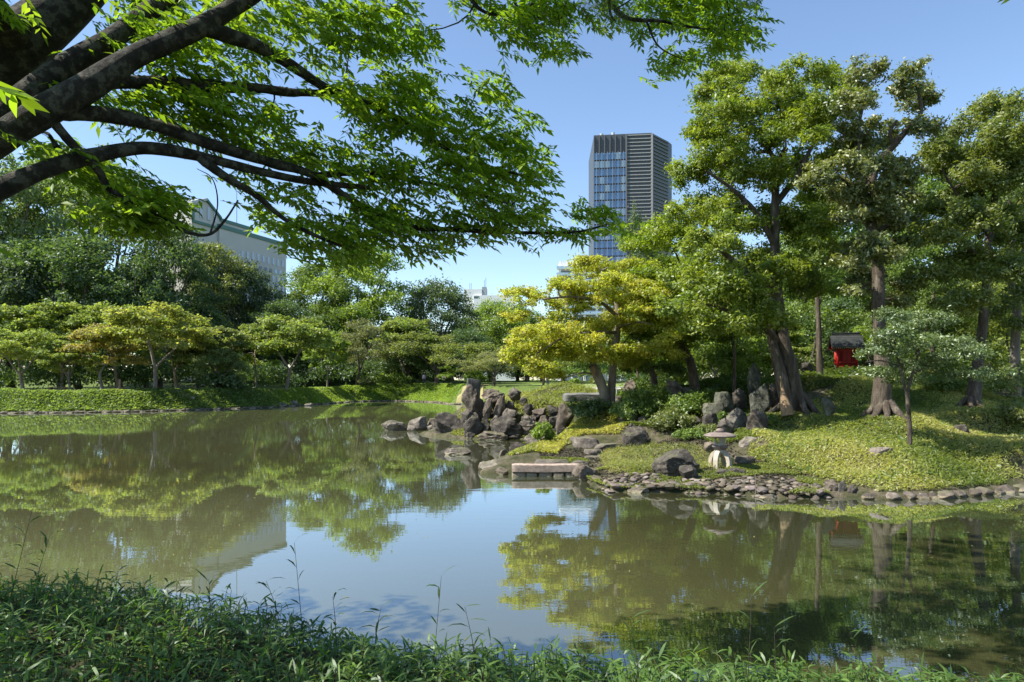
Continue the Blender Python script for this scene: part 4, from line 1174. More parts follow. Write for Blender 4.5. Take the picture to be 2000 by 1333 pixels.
cover('patch_ground_cover', (0, 6), (23, 34), 42000, .12, .045, .28, (.22, .28, .04), (.48, .44, .12), 'yellow variegated ground cover between the outcrop and the stepping stones',
      lambda x, y, z, px, py: in_poly(px, py, [(1045, 885), (1060, 855), (1110, 832), (1170, 800), (1250, 800), (1210, 850), (1140, 852), (1110, 862), (1090, 888)]) & (z > .08))
cover('flat_grass', (2.5, 7), (19, 27), 24000, .18, .016, .14, (.27, .32, .08), (.46, .42, .16), 'thin pale grass around the stone lantern',
      lambda x, y, z, px, py: in_poly(px, py, [(1170, 905), (1180, 880), (1250, 872), (1340, 870), (1400, 878), (1440, 895), (1430, 915), (1280, 925), (1190, 925)]), long=True, up=.2, lean=.9)
cover('shore_herbs', (1, 10), (18.3, 24), 80000, .065, .036, .14, (.15, .2, .04), (.30, .32, .09), 'tiny green herbs growing between the shore pebbles',
      lambda x, y, z, px, py: in_poly(px, py, [(945, 928), (990, 895), (1050, 892), (1180, 895), (1300, 925), (1420, 905), (1500, 905), (1600, 940), (1700, 968), (1560, 972), (1400, 962), (1200, 955), (1080, 925)]) & (noise(np.stack([x, y, 0 * x], -1), 1.3, 2, 9) > -.1))
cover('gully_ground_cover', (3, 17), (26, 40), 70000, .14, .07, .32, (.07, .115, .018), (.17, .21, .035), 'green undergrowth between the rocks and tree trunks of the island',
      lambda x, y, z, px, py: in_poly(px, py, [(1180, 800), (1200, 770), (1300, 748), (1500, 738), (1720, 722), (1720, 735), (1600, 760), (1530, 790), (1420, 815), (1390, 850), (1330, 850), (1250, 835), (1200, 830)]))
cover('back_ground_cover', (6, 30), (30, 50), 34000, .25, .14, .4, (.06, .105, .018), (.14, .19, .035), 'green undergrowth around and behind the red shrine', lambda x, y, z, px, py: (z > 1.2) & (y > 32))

cover('outcrop_herbs', (-5, 4), (21, 42), 120000, .12, .055, .12, (.14, .2, .035), (.36, .36, .10), 'small herbs and grass growing between the outcrop and landing rocks',
      lambda x, y, z, px, py: in_poly(px, py, [(880, 850), (900, 800), (950, 770), (1090, 790), (1150, 840), (1110, 870), (1060, 880), (1000, 890), (960, 890), (1010, 860)]) & (z > .1) & (noise(np.stack([x, y, 0 * x], -1), 1.0, 2, 5) > -.25), lean=.7)

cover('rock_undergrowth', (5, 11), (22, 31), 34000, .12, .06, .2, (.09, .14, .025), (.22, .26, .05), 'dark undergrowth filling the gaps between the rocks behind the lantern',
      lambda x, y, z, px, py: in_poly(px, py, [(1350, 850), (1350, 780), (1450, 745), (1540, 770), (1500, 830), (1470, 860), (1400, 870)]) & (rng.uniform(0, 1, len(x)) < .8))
# leafy shrubs
def shrub(name, px, py, Y, wpx, hpx, n, L, Wd, cA, cB, label, mat='leaf'):
    c = P(px, py, Y); c[2] = gz(c[0], c[1])
    root = empty(name, c)
    w = wpx / F * Y; h = hpx / F * Y
    pads = []
    for i in range(9):
        a = i * 2.4; q = math.sqrt((i + .5) / 9) * w * .36
        pads.append(((q * math.cos(a), q * math.sin(a) * .8, h * (.55 - .25 * (i / 9)) + h * rng.uniform(-.08, .08)), w * .2, w * .2, h * .35, 7))
    C, R, O = clumps_from_pads(pads)
    sk = Skel(); sk.poly([(0, 0, -.05), (0, 0, h * .15), (.02, 0, h * .3)], .03 * h + .012, .01, 3); sk.connect(C, 3); sk.finish(.006)
    am = sk.auto_mesh(4); mk('stems', am[0], am[1], M['bark'], root, True)
    pos, T, N, Ls, Ws, var = foliage(C, R, O, n, L, Wd, .75, .5)
    V, f = leaves_quad(pos, T, N, Ls, Ws)
    set_leaf(mk('foliage', V, f, M[mat], root, False, var), cA, cB)
    return tag(root, label, 'shrub')
rng = np.random.default_rng(71)
for a in [
    (1265, 785, 31, 120, 60, MIDG, 'green shrub on the slope right of the stone bridge'), (1345, 800, 29.5, 110, 55, MIDG, 'dim green shrub above the boulders right of the stepping stones'),
    (1230, 815, 30, 90, 45, MIDG, 'dark green shrub at the foot of the golden maple'), (1150, 825, 31.5, 90, 55, DARK, 'dark glossy shrub under the end of the stone bridge'),
    (1310, 830, 28, 100, 45, OLIVE, 'olive shrub behind the round boulder'), (1060, 872, 28, 46, 46, LIME, 'bright green clump at the waterline of the inlet'),
    (1375, 775, 31, 70, 45, MIDG, 'green shrub left of the standing rocks'), (1450, 720, 36, 110, 60, LIME, 'light green bush behind the standing rocks'),
    (1330, 735, 38, 130, 70, LIME, 'light green bush under the leaning trunk'), (1250, 740, 40, 90, 60, MIDG, 'green bush behind the stone bridge end'),
    (1880, 760, 33, 90, 60, MIDG, 'green bush behind the right slender tree'), (1960, 790, 30, 120, 90, YELG, 'yellow tinged bush in front of the rightmost trunk'),
    (1560, 720, 38, 90, 50, OLIVE, 'pale bush between big tree and slim trunk'), (1780, 720, 38, 150, 70, MIDG, 'green bush right behind the shrine'),
    (1840, 765, 31, 90, 40, MIDG, 'low green bush left of the right slender tree'), (1990, 840, 25, 80, 50, OLIVE, 'olive bush at the right edge of the mound'),
]:
    shrub('shrub', a[0], a[1], a[2], a[3], a[4], 3600, .13, .065, *a[5], a[6])
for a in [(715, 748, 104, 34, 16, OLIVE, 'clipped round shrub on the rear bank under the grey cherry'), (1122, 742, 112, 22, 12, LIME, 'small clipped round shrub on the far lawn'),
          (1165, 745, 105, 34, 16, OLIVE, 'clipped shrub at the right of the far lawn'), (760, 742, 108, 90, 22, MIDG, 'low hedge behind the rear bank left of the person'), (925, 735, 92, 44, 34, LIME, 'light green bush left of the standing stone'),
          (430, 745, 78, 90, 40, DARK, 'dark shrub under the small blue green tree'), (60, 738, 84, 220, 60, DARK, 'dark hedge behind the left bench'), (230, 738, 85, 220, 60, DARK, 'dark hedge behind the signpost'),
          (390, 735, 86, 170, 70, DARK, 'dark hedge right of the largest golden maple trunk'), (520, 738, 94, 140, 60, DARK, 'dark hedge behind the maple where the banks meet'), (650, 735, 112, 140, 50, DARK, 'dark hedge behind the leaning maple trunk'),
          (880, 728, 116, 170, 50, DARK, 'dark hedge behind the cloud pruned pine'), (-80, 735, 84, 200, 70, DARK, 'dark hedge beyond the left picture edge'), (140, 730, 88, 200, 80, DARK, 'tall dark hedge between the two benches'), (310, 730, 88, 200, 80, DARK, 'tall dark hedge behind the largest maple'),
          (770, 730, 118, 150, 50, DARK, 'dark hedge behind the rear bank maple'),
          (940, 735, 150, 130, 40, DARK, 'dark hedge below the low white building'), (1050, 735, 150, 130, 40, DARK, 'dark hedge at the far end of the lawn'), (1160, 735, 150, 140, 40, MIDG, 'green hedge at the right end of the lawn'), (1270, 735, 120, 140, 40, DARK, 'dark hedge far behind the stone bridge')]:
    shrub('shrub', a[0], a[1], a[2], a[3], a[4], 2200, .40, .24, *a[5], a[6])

for a in [(1405, 800, 27.6, 60, 36, MIDG, 'low bush between the island rocks'), (1440, 800, 27.4, 50, 30, DARK, 'dark low bush below the standing rock'), (1385, 830, 26.2, 60, 26, OLIVE, 'olive low bush left behind the lantern'), (1345, 850, 25.6, 70, 22, MIDG, 'low green bush beside the round boulder'), (1500, 812, 26.2, 50, 24, MIDG, 'low bush at the foot of the big tree')]:
    shrub('shrub', a[0], a[1], a[2], a[3], a[4], 1800, .11, .055, *a[5], a[6])

# ------------------------------------------------------------------ rocks
def ico(sub=3):
    import bmesh
    bm = bmesh.new(); bmesh.ops.create_icosphere(bm, subdivisions=sub, radius=1.0)
    v = np.array([q.co[:] for q in bm.verts]); f = np.array([[q.index for q in t.verts] for t in bm.faces]); bm.free()
    return v, f
ICO4 = ico(5); ICO3 = ico(4); ICO2 = ico(3)
def rock_shape(size, seed, ridged=.16, planes=16, src=None, flat_top=False):
    r2 = np.random.default_rng(seed)
    v, f = src or ICO4
    v = v.copy()
    for k in range(planes):
        n = unit(r2.normal(size=3)); d = r2.uniform(.5, .84)
        ex = np.maximum(0, v @ n - d); v -= ex[:, None] * n
    if flat_top:
        v[:, 2] = np.minimum(v[:, 2], .45)
    nz = noise(v + seed, 1.3, 3, seed % 7)
    rg = 1 - np.abs(noise(v * [1, 1, 1.8] + seed * .7, 2.9, 3, (seed + 3) % 7)) * 2
    fine = noise(v + seed * 1.3, 7.0, 3, (seed + 5) % 7)
    rad = 1 + .14 * nz + ridged * .55 * rg * .5 + .05 * fine
    v = v * rad[:, None]
    v = v / np.abs(v).max(0)
    return v * np.asarray(size) / 2, f
def rock(px0, px1, py0, py1, Y, label, name='rock', tilt=0.0, deep=.8, tint=(1, 1, 1), sink=.18, flat=False, seed=None, ridged=.16, group=None, mat='rock', src=None):
    w = (px1 - px0) / F * Y; h = (py1 - py0) / F * Y
    c = P((px0 + px1) / 2, (py0 + py1) / 2, Y)
    seed = seed or int(px0 * 7 + py0 * 3)
    hh = h * (1 + sink)
    v, f = rock_shape((w, w * deep, hh), seed, ridged, src=src or (ICO4 if px1 - px0 > 42 else ICO3), flat_top=flat)
    ca, sa = math.cos(tilt), math.sin(tilt)
    v = np.stack([v[:, 0] * ca + v[:, 2] * sa, v[:, 1], -v[:, 0] * sa + v[:, 2] * ca], -1)
    v[:, 0] *= w / np.ptp(v[:, 0]); v[:, 2] *= hh / np.ptp(v[:, 2])
    o = mk(name, v, f, M[mat], None, True)
    o.location = (c[0], c[1], c[2] - h * sink / 2)
    o.color = (*tint, 1)
    return tag(o, label, 'rock', group)
DK = (.55, .53, .5); LT = (1.15, 1.1, 1.02); WM = (1.0, .9, .8); GR = (.6, .68, .58)
GO = 'rocks of the outcrop'
for a in [
    (903, 946, 757, 822, 38.6, 'tall rugged rock leaning against the flat standing stone', .1, (.8, .73, .66)), (938, 985, 758, 784, 39, 'wide rock lying across the top left of the outcrop', 0, WM),
    (943, 963, 777, 812, 38, 'small upright pointed rock left of the pillar rock', .15, WM), (962, 987, 772, 820, 38.2, 'narrow leaning pillar rock in the outcrop', .3, WM), (986, 1004, 781, 800, 38.4, 'dark blocky rock behind the ridged rock', .1, DK),
    (984, 1011, 793, 824, 37.7, 'ridged grey rock above the big dark rock', .5, LT), (903, 944, 812, 860, 37.3, 'rough dark rock at the waterline left of the big dark rock', .1, DK), (939, 958, 812, 850, 37.4, 'layered narrow rock beside the rough dark waterline rock', 0, DK),
    (956, 1020, 808, 860, 37.2, 'big dark slanting rock in the middle of the outcrop', .5, DK), (934, 992, 842, 861, 36.5, 'low brown rock with plants at the waterline', 0, WM), (1012, 1056, 808, 850, 37.3, 'square grey block at the right of the outcrop', 0, LT),
    (1050, 1082, 812, 850, 37.4, 'brown block between the square block and the leaning slab', 0, WM), (1022, 1043, 789, 808, 38.3, 'small dark rock in the grass above the square block', .3, DK), (994, 1021, 757, 782, 39.6, 'speckled rock half buried in the pale grass', 0, LT),
    (1017, 1032, 775, 792, 39, 'small speckled stone below the half buried rock', 0, LT), (1068, 1092, 790, 816, 38, 'dark rock tucked behind the leaning slab', 0, DK), (1082, 1121, 786, 842, 36.6, 'tall leaning slab rock left of the stone bridge', .35, WM),
    (1040, 1068, 795, 815, 38.1, 'brown low rock above the square block', 0, WM), (900, 925, 795, 830, 38, 'pale rough rock at the foot of the standing stone', .1, LT),
]:
    rock(*a[:6], tilt=a[6], tint=tuple(.85 * q for q in a[7]), group=GO, ridged=.42)
for a in [
    (749, 801, 823, 843, 43.2, 'leftmost boulder in the pond off the outcrop', 0, LT), (796, 836, 815, 840, 43.4, 'middle boulder of the row in the pond', 0, LT), (832, 863, 814, 840, 43.6, 'right boulder of the row in the pond', 0, WM),
    (796, 815, 831, 844, 42.6, 'small low stone in front of the middle pond boulder', 0, LT), (834, 852, 830, 842, 42.8, 'small pale stone in front of the right pond boulder', 0, LT), (847, 908, 810, 855, 38.6, 'long slanting dark rock dipping into the pond', .55, DK),
    (866, 921, 871, 890, 29.4, 'flat topped block standing alone in the water', 0, LT), (992, 1035, 862, 890, 29.0, 'dark round rock at the inlet shore', 0, DK), (974, 992, 876, 897, 28.2, 'small mossy rock at the inlet corner', 0, WM), (1030, 1050, 880, 895, 27.5, 'small dark rock beside the bright green clump', 0, DK),
    (932, 991, 898, 928, 23.9, 'low jagged rock at the tip of the landing', 0, LT), (1018, 1076, 842, 866, 33, 'pale flat rock below the square block', -.1, LT),
    (1218, 1274, 837, 878, 26, 'dark round boulder right of the stepping stones', 0, DK), (1207, 1243, 796, 830, 30, 'grey leaning rock below the golden maple', .5, WM), (1240, 1264, 813, 832, 29.6, 'small rock right of the leaning rock below the maple', 0, WM), (1222, 1240, 828, 846, 27.5, 'small black rock on top of the dark round boulder', 0, DK),
    (1119, 1168, 904, 947, 21.7, 'porous rock at the right end of the granite bar', 0, WM), (1150, 1182, 928, 948, 20.9, 'brown stone in front of the porous rock', 0, WM), (1195, 1234, 946, 966, 19.6, 'flat shore stone, left of a pair at the waterline', 0, LT), (1222, 1268, 948, 969, 19.4, 'flat shore stone, right of a pair at the waterline', 0, LT),
    (1274, 1362, 876, 932, 20.9, 'big dark double boulder left of the stone lantern', 0, DK), (1324, 1362, 908, 934, 20.2, 'lower lobe rock at the right foot of the double boulder', 0, DK), (1392, 1422, 914, 934, 20.4, 'dark lava stone in front of the lantern, left of two', 0, DK), (1418, 1462, 912, 933, 20.5, 'dark lava stone in front of the lantern, right of two', 0, DK),
    (1434, 1486, 852, 884, 23.6, 'pale grey boulder right behind the lantern', 0, LT), (1430, 1472, 888, 906, 22, 'flat brown stone right of the lantern legs', 0, WM), (1374, 1398, 862, 884, 23.4, 'rough stone left behind the lantern', 0, WM),
    (1366, 1409, 783, 811, 27.8, 'pale green topped flat rock among the island rocks', 0, (.85, .92, .75)), (1391, 1431, 760, 800, 28.6, 'mossy block rock above the pale flat rock', 0, GR), (1430, 1459, 755, 792, 29, 'dark rock in shade left of the standing rock', 0, DK),
    (1459, 1485, 712, 778, 29.2, 'tall narrow standing rock beside the big tree', .05, (.5, .58, .5)), (1460, 1503, 754, 812, 28.2, 'large smooth grey rock below the tall standing rock', 0, (.6, .68, .6)), (1499, 1528, 750, 800, 28.2, 'dim rock leaning on the foot of the big tree', 0, DK),
    (1419, 1458, 798, 842, 26.6, 'grey jagged rock behind the lantern roof', .2, (.75, .75, .7)), (1454, 1500, 802, 850, 25.6, 'slanting brown rock at the edge of the mound', .4, (.7, .64, .58)), (1370, 1402, 810, 845, 26.6, 'dark rock left behind the lantern', 0, DK), (1398, 1434, 818, 846, 25.8, 'small grey rock directly behind the lantern', 0, (.8, .78, .74)),
    (1604, 1631, 775, 808, 25.4, 'blue grey upright rock right of the big tree roots', .1, GR), (1697, 1740, 871, 900, 21.2, 'pale pointed stone in the middle of the mound', .3, (1.5, 1.4, 1.35)), (1843, 1888, 826, 864, 24, 'dark leaning rock on the shaded right mound', .3, DK),
    (1296, 1329, 738, 770, 33.4, 'grey rock at the foot of the leaning trunk', 0, LT), (1323, 1351, 753, 788, 32, 'dark rock in the undergrowth below the leaning trunk', 0, DK), (1217, 1246, 746, 770, 35.5, 'triangular rock at the right end of the stone bridge', 0, WM), (1562, 1590, 709, 728, 33.5, 'dark rock behind the big tree, left of the slim trunk', 0, DK),
    (1182, 1222, 770, 790, 36, 'rough brown rock carrying the right end of the stone bridge', 0, DK), (1330, 1375, 815, 845, 28.2, 'dim rock in the gully', 0, DK), (1280, 1320, 815, 840, 28.8, 'brown half hidden rock in the gully shrubs', 0, WM),
    (1612, 1635, 936, 968, 18.9, 'upright shore stone, left of the three at the mound corner', 0, WM), (1633, 1653, 936, 970, 18.85, 'upright shore stone, middle of the three at the mound corner', .1, LT), (1651, 1678, 946, 970, 18.8, 'dark shore stone, right of the three at the mound corner', 0, DK),
    (1482, 1517, 965, 981, 18.3, 'low stone standing in the water in front of the pebble shore', 0, LT), (1484, 1500, 930, 942, 20, 'small stone on the pebble flat', 0, WM),
]:
    rock(*a[:6], tilt=a[6], tint=a[7], flat=('flat' in a[5]), ridged=.22 if 'dark' in a[5] else .15)
# rough fillers that tie the outcrop together
for i, (x, y, w_, h_, Y_) in enumerate([(928, 845, 26, 22, 37.4), (948, 838, 24, 26, 37.6), (968, 822, 26, 24, 37.9), (1008, 838, 26, 30, 37.5), (1000, 812, 24, 22, 38.1), (930, 818, 22, 26, 38.0), (955, 800, 20, 24, 38.4), (978, 790, 22, 22, 38.8),
                                          (1035, 822, 22, 22, 37.8), (1060, 830, 26, 26, 37.5), (1082, 822, 22, 26, 37.4), (1045, 848, 30, 16, 36.9), (1078, 846, 30, 18, 36.7), (1005, 852, 26, 14, 36.8), (918, 852, 22, 16, 37.0), (1100, 838, 24, 18, 36.3), (960, 852, 22, 16, 36.9), (940, 790, 18, 20, 38.7)]):
    rock(x - w_ / 2, x + w_ / 2, y - h_ / 2, y + h_ / 2, Y_, 'small rough lava rock wedged between the larger rocks of the outcrop', tilt=rng.uniform(-.5, .5), tint=((.7, .66, .62), DK, (.9, .84, .78))[i % 3], group='small rocks filling the outcrop', ridged=.45, seed=4000 + i * 17)
for a in [(985, 1015, 905, 926, 23.6, 'low brown stone left of the granite bar'), (962, 992, 912, 930, 23.0, 'small mossy stone at the left end of the granite bar')]:
    rock(*a[:6], tint=WM)
# stepping stones
for a in [(1114, 1177, 850, 870, 27, 'dark stepping stone with pale top, nearest the round boulder'), (1163, 1212, 862, 878, 26, 'stepping stone right of the pale topped one'), (1138, 1177, 875, 889, 25.2, 'flat stepping stone in the middle of the path'),
          (1136, 1182, 887, 902, 24.4, 'dark stepping stone above the granite bar'), (1036, 1112, 895, 909, 23.7, 'long flat dark slab right behind the granite bar'), (1185, 1222, 842, 856, 28.4, 'small stepping stone left of the round boulder'), (1110, 1150, 898, 910, 23.2, 'small slab at the right end of the landing')]:
    rock(*a[:6], name='stepping_stone', flat=True, deep=1.1, src=ICO3, tint=(.95, .9, .85), sink=.5, ridged=.08)
# edging stones along the mound and under the rear bank
k = 0
sh = [W(1690, 975), W(1720, 977), W(1850, 974), W(2000, 960), (18.5, 20.4)]
tot = [np.linalg.norm(np.subtract(sh[i + 1], sh[i])) for i in range(len(sh) - 1)]
s = 0.15
esrc = [rock_shape((1, 1, 1), 900 + i, .14, src=ICO2) for i in range(6)]
em = []
for v, f in esrc:
    o = mk('edging_stone', v, f, M['rock'], None, True); em.append(o.data); bpy.data.objects.remove(o)
while s < sum(tot) - .3:
    q = s; i = 0
    while q > tot[i]: q -= tot[i]; i += 1
    p = np.array(sh[i]) + (np.array(sh[i + 1]) - sh[i]) * q / tot[i]
    w = rng.uniform(.3, .62)
    o = link(bpy.data.objects.new('edging_stone', em[k % 6])); o.location = (p[0], p[1] + .06, rng.uniform(.02, .07)); o.scale = (w, .4, rng.uniform(.24, .36)); o.rotation_euler = (0, 0, rng.uniform(-.4, .4))
    g = rng.uniform(.75, 1.2); o.color = (g, g * .92, g * .86, 1)
    tag(o, 'low edging stone in the row along the foot of the mound', 'rock', 'edging stones along the mound'); k += 1
    s += w * .92 + rng.uniform(0, .12)
for (x0, x1, n) in ((545, 905, 64), (0, 540, 90)):
    for j in range(n):
        px = x0 + (x1 - x0) * (j + rng.uniform(.2, .8)) / n
        # find the waterline on this line of sight
        ys = np.linspace(60, 108, 300); xs = (px - 1000) / F * ys
        d = shore_dist(xs, ys); i = int(np.argmax(d > 0))
        if d[i] <= 0: continue
        w = rng.uniform(.35, .8) if x0 > 500 else rng.uniform(.4, .75)
        o = link(bpy.data.objects.new('edging_stone', em[j % 6])); o.location = (xs[i], ys[i] - .05, .05); o.scale = (w * 1.3, .5, rng.uniform(.2, .4)); o.rotation_euler = (0, 0, rng.uniform(-.3, .3))
        g = rng.uniform(.8, 1.4) if x0 > 500 else rng.uniform(.5, .9); o.color = (g, g * .92, g * .84, 1)
        if x0 > 500: tag(o, 'small edging stone at the foot of the bright rear bank', 'rock', 'edging stones of the rear bank')
        else: tag(o, 'small dark edging stone at the foot of the left bank', 'rock', 'edging stones of the left bank')
for a in [(562, 585, 783, 797, 84, 'pale round stone where the two banks meet'), (540, 560, 787, 799, 81, 'low stone left of the pale round stone where the banks meet'), (590, 612, 787, 797, 84, 'low stone right of the pale round stone where the banks meet')]:
    rock(*a[:6], tint=LT)

# pebbles of the shore
pm = []
for i in range(7):
    v, f = rock_shape((1, 1, 1), 500 + i, .04, 6, src=ICO2)
    o = mk('pebble', v, f, M['pebble'], None, True); pm.append(o.data); bpy.data.objects.remove(o)
PEB = [(1165, 948), (1180, 930), (1260, 925), (1300, 935), (1370, 932), (1400, 938), (1470, 935), (1520, 920), (1560, 925), (1620, 945), (1612, 970), (1500, 975), (1400, 970), (1300, 965), (1180, 962)]
pts = []; tries = 0
while len(pts) < 290 and tries < 40000:
    tries += 1
    x, y = rng.uniform(2.2, 9), rng.uniform(18.2, 22.5)
    q = proj(np.array([x, y, .3]))
    d = shore_dist(np.array([x]), np.array([y]))[0]
    if d < -.08 or d > rng.uniform(.5, 1.7) or not in_poly(np.array(q[0]), np.array(q[1]), PEB): continue
    r = rng.uniform(.035, .15) * (1.25 if d < .5 else .85)
    if all((x - a) ** 2 + (y - b_) ** 2 > (r * .72 + c * .72) ** 2 * .8 for a, b_, c in pts): pts.append((x, y, r))
for i, (x, y, r) in enumerate(pts):
    o = link(bpy.data.objects.new('pebble', pm[i % 7]))
    o.location = (x, y, max(0.0, gz(x, y)) + r * .22); o.scale = (r * 2.1 * rng.uniform(.85, 1.35), r * 2 * rng.uniform(.8, 1.1), r * rng.uniform(1.0, 1.4)); o.rotation_euler = (rng.uniform(-.2, .2), rng.uniform(-.2, .2), rng.uniform(0, 6.28))
    g = rng.uniform(.5, 1.6); o.color = (g, g * rng.uniform(.88, 1), g * rng.uniform(.76, 1), 1)
    tag(o, 'rounded grey brown pebble on the shore in front of the lantern', 'pebble', 'pebbles of the lantern shore')
cover('shore_gravel', (1.0, 9.5), (18, 27), 16000, .085, .07, .03, (.22, .2, .165), (.42, .39, .34), 'small loose gravel between the shore pebbles',
      lambda x, y, z, px, py: in_poly(px, py, [(950, 925), (1000, 885), (1090, 878), (1200, 870), (1390, 845), (1450, 850), (1430, 880), (1500, 900), (1620, 945), (1612, 970), (1300, 965), (1160, 945)]), 'pebble', lean=.25)
bpy.data.objects['shore_gravel']['kind'] = 'stuff'

# ------------------------------------------------------------------ stone slab bridge, standing stone, granite bar
def rough_box(name, size, mat, parent, seed, amp=.06, n=10):
    """A hewn block: a subdivided box whose faces wander."""
    import bmesh
    bm = bmesh.new(); bmesh.ops.create_cube(bm, size=1.0)
    bmesh.ops.subdivide_edges(bm, edges=bm.edges[:], cuts=n, use_grid_fill=True)
    v = np.array([q.co[:] for q in bm.verts]); bm.faces.ensure_lookup_table(); f = [tuple(q.index for q in t.verts) for t in bm.faces]; bm.free()
    s = np.asarray(size, float)
    e = np.abs(v) > .499; corner = e.sum(1)
    v = v * s
    v *= np.where(corner[:, None] >= 2, 1 - amp * .35 / s.clip(.2), 1)
    p = v + seed
    v += np.stack([noise(p, 2.2, 4, 1), noise(p, 2.2, 4, 2), noise(p, 2.2, 4, 3)], -1) * amp * s.min() * .7
    return mk(name, v, f, mat, parent, True)
c = P(1144, 776.5, 36.3)
o = rough_box('stone_slab_bridge', (2.35, 1.1, .42), M['slate'], None, 3.0, .14, 14); o.location = tuple(c); o.rotation_euler = (0, -.01, .06)
tag(o, 'long grey stone slab bridge behind the golden maple trunk', 'bridge')
c = P(924, 768, 39.6)
o = rough_box('standing_stone', (.80, .34, 1.95), M['slate_dark'], None, 5.0, .12, 12); o.location = tuple(c - np.array([0, 0, .12])); o.rotation_euler = (0, .05, .25)
for v in o.data.vertices:
    if v.co.z > .6: v.co.z -= .10 * (v.co.x + .4)
tag(o, 'tall flat topped standing stone at the left end of the outcrop', 'rock')
root = empty('granite_landing', P(1067, 932, 22.6))
o = rough_box('bar', (2.3, .42, .27), M['granite'], root, 7.0, .08, 16); o.location = (0, .1, .28)
for k, (x, w) in enumerate([(-.92, .46), (-.47, .38), (-.04, .44), (.40, .38), (.86, .48)]):
    o = rough_box('base_stone', (w, .4, .2), M['rock'], root, 9.0 + k, .1, 5); o.location = (x, .12, .05); o.color = (1.4, 1.3, 1.2, 1)
tag(root, 'long pink granite bar on base stones at the water edge', 'landing')
o = MB().tube([(0, 0, -.6), (0.01, 0, .3), (0, 0, .62)], [.014, .014, .012], 6).build('stake', M['bark_pale']); c = P(1475, 962, 18.6); o.location = (c[0], c[1], 0)
tag(o, 'thin brown stake standing in the water before the pebbles', 'stake')

# ------------------------------------------------------------------ stone lantern (snow viewing type)
c = P(1406, 913, 21.4); c[2] = gz(c[0], c[1]) - .03
root = empty('stone_lantern', c, .25)
k = 21.4 / F   # metres per photo pixel here
for a in (0.6, 2.2, 3.75, 5.3):
    q = []
    for rr, z in ((18, 0), (18.5, 10), (17.5, 20), (13.5, 28), (8, 32.5)):
        q.append((rr * k * math.cos(a), rr * k * math.sin(a), z * k))
    q = catmull(q, 4); d = np.array([-math.sin(a), math.cos(a), 0]); nn = len(q)
    V = []; f = []
    t_ = np.gradient(q, axis=0); t_ = unit(t_); nrm = np.cross(t_, d)
    for i in range(nn):
        for s1, s2 in ((-1, -1), (1, -1), (1, 1), (-1, 1)): V.append(q[i] + d * s1 * 4.6 * k + nrm[i] * s2 * 3.4 * k)
    for i in range(nn - 1):
        for j in range(4): f.append((i * 4 + j, i * 4 + (j + 1) % 4, i * 4 + 4 + (j + 1) % 4, i * 4 + 4 + j))
    f += [(3, 2, 1, 0), tuple((nn - 1) * 4 + j for j in range(4))]
    mk('leg', V, f, M['lantern'], root)
MB().lathe([(3 * k, 30 * k), (10 * k, 31 * k), (10.5 * k, 36 * k), (8 * k, 38 * k)], 20).build('neck', M['lantern'], root)
MB().lathe([(9 * k, 37.8 * k), (14 * k, 40 * k), (17.4 * k, 43.5 * k), (17.2 * k, 45.5 * k), (12 * k, 46.3 * k), (10 * k, 46.3 * k)], 6).build('platform', M['lantern_roof'], root)
fb = MB()
for i in range(6):
    a = math.pi / 3 * i
    fb.box((9.3 * k * math.cos(a), 9.3 * k * math.sin(a), 54.5 * k), (3.2 * k, 3.2 * k, 17 * k), a)
    b2 = a + math.pi / 6
    for zz in (48.2, 61.3): fb.box((8.2 * k * math.cos(b2), 8.2 * k * math.sin(b2), zz * k), (2.4 * k, 8 * k, 3.6 * k), b2)
    if i % 2 == 0: fb.box((8.0 * k * math.cos(b2), 8.0 * k * math.sin(b2), 54.7 * k), (1.6 * k, 8.2 * k, 10 * k), b2)
fb.build('light_box', M['lantern'], root)
MB().lathe([(10 * k, 63.2 * k), (28 * k, 62.6 * k), (31.5 * k, 64.3 * k), (30 * k, 66.3 * k), (22 * k, 69.4 * k), (12 * k, 71.2 * k), (6 * k, 71.5 * k)], 32).build('roof', M['lantern_roof'], root, True)
MB().lathe([(5 * k, 71.2 * k), (8.2 * k, 72.5 * k), (8.4 * k, 75 * k), (5.5 * k, 78 * k), (1.5 * k, 79.2 * k)], 16).build('finial', M['lantern_roof'], root, True)
tag(root, 'snow viewing stone lantern with wide round roof on arched legs', 'lantern')

# ------------------------------------------------------------------ red shrine
M['red_paint'] = noisy_mat('red_paint', [(.3, (.27, .011, .008)), (.7, (.38, .018, .013))], 2, .55, .1, 20)
M['red_dark'] = noisy_mat('red_dark', [(.3, (.13, .006, .005)), (.7, (.2, .01, .008))], 2, .7, .1, 20)
M['copper_roof'] = noisy_mat('copper_roof', [(.3, (.018, .022, .021)), (.7, (.045, .05, .048))], 3, .85, .3, 20)
M['dark_wood'] = plain_mat('dark_wood', (.05, .03, .025), .7)
M['white_end'] = plain_mat('white_end', (.7, .66, .55), .7)
c = P(1652, 722, 36); c[2] = gz(c[0], c[1]) - .02; k = 31 / F
root = empty('small_shrine', c, -.33)
w, dp = 38 * k, 38 * k
m = MB(); m.box((0, 0, 4 * k), (w * 1.25, dp * 1.25, 8 * k)); m.build('base', M['dark_wood'], root)
m = MB(); m.box((0, 0, 29 * k), (w * .9, dp * .9, 42 * k)); m.build('wall', M['red_dark'], root)
for sx in (-1, 1):
    for sy in (-1, 1):
        m = MB(); m.lathe([(3 * k, 8 * k), (3 * k, 50 * k)], 12, (sx * w * .5, sy * dp * .5, 0)); m.build('pillar', M['red_paint'], root, True)
for sy in (-1, 1):
    for zz, ww, hh in ((47, 1.15, 4), (20, 1.05, 3), (10, 1.1, 3)):
        m = MB(); m.box((0, sy * dp * .5, zz * k), (w * ww, 3.2 * k, hh * k)); m.build('beam', M['red_paint'], root)
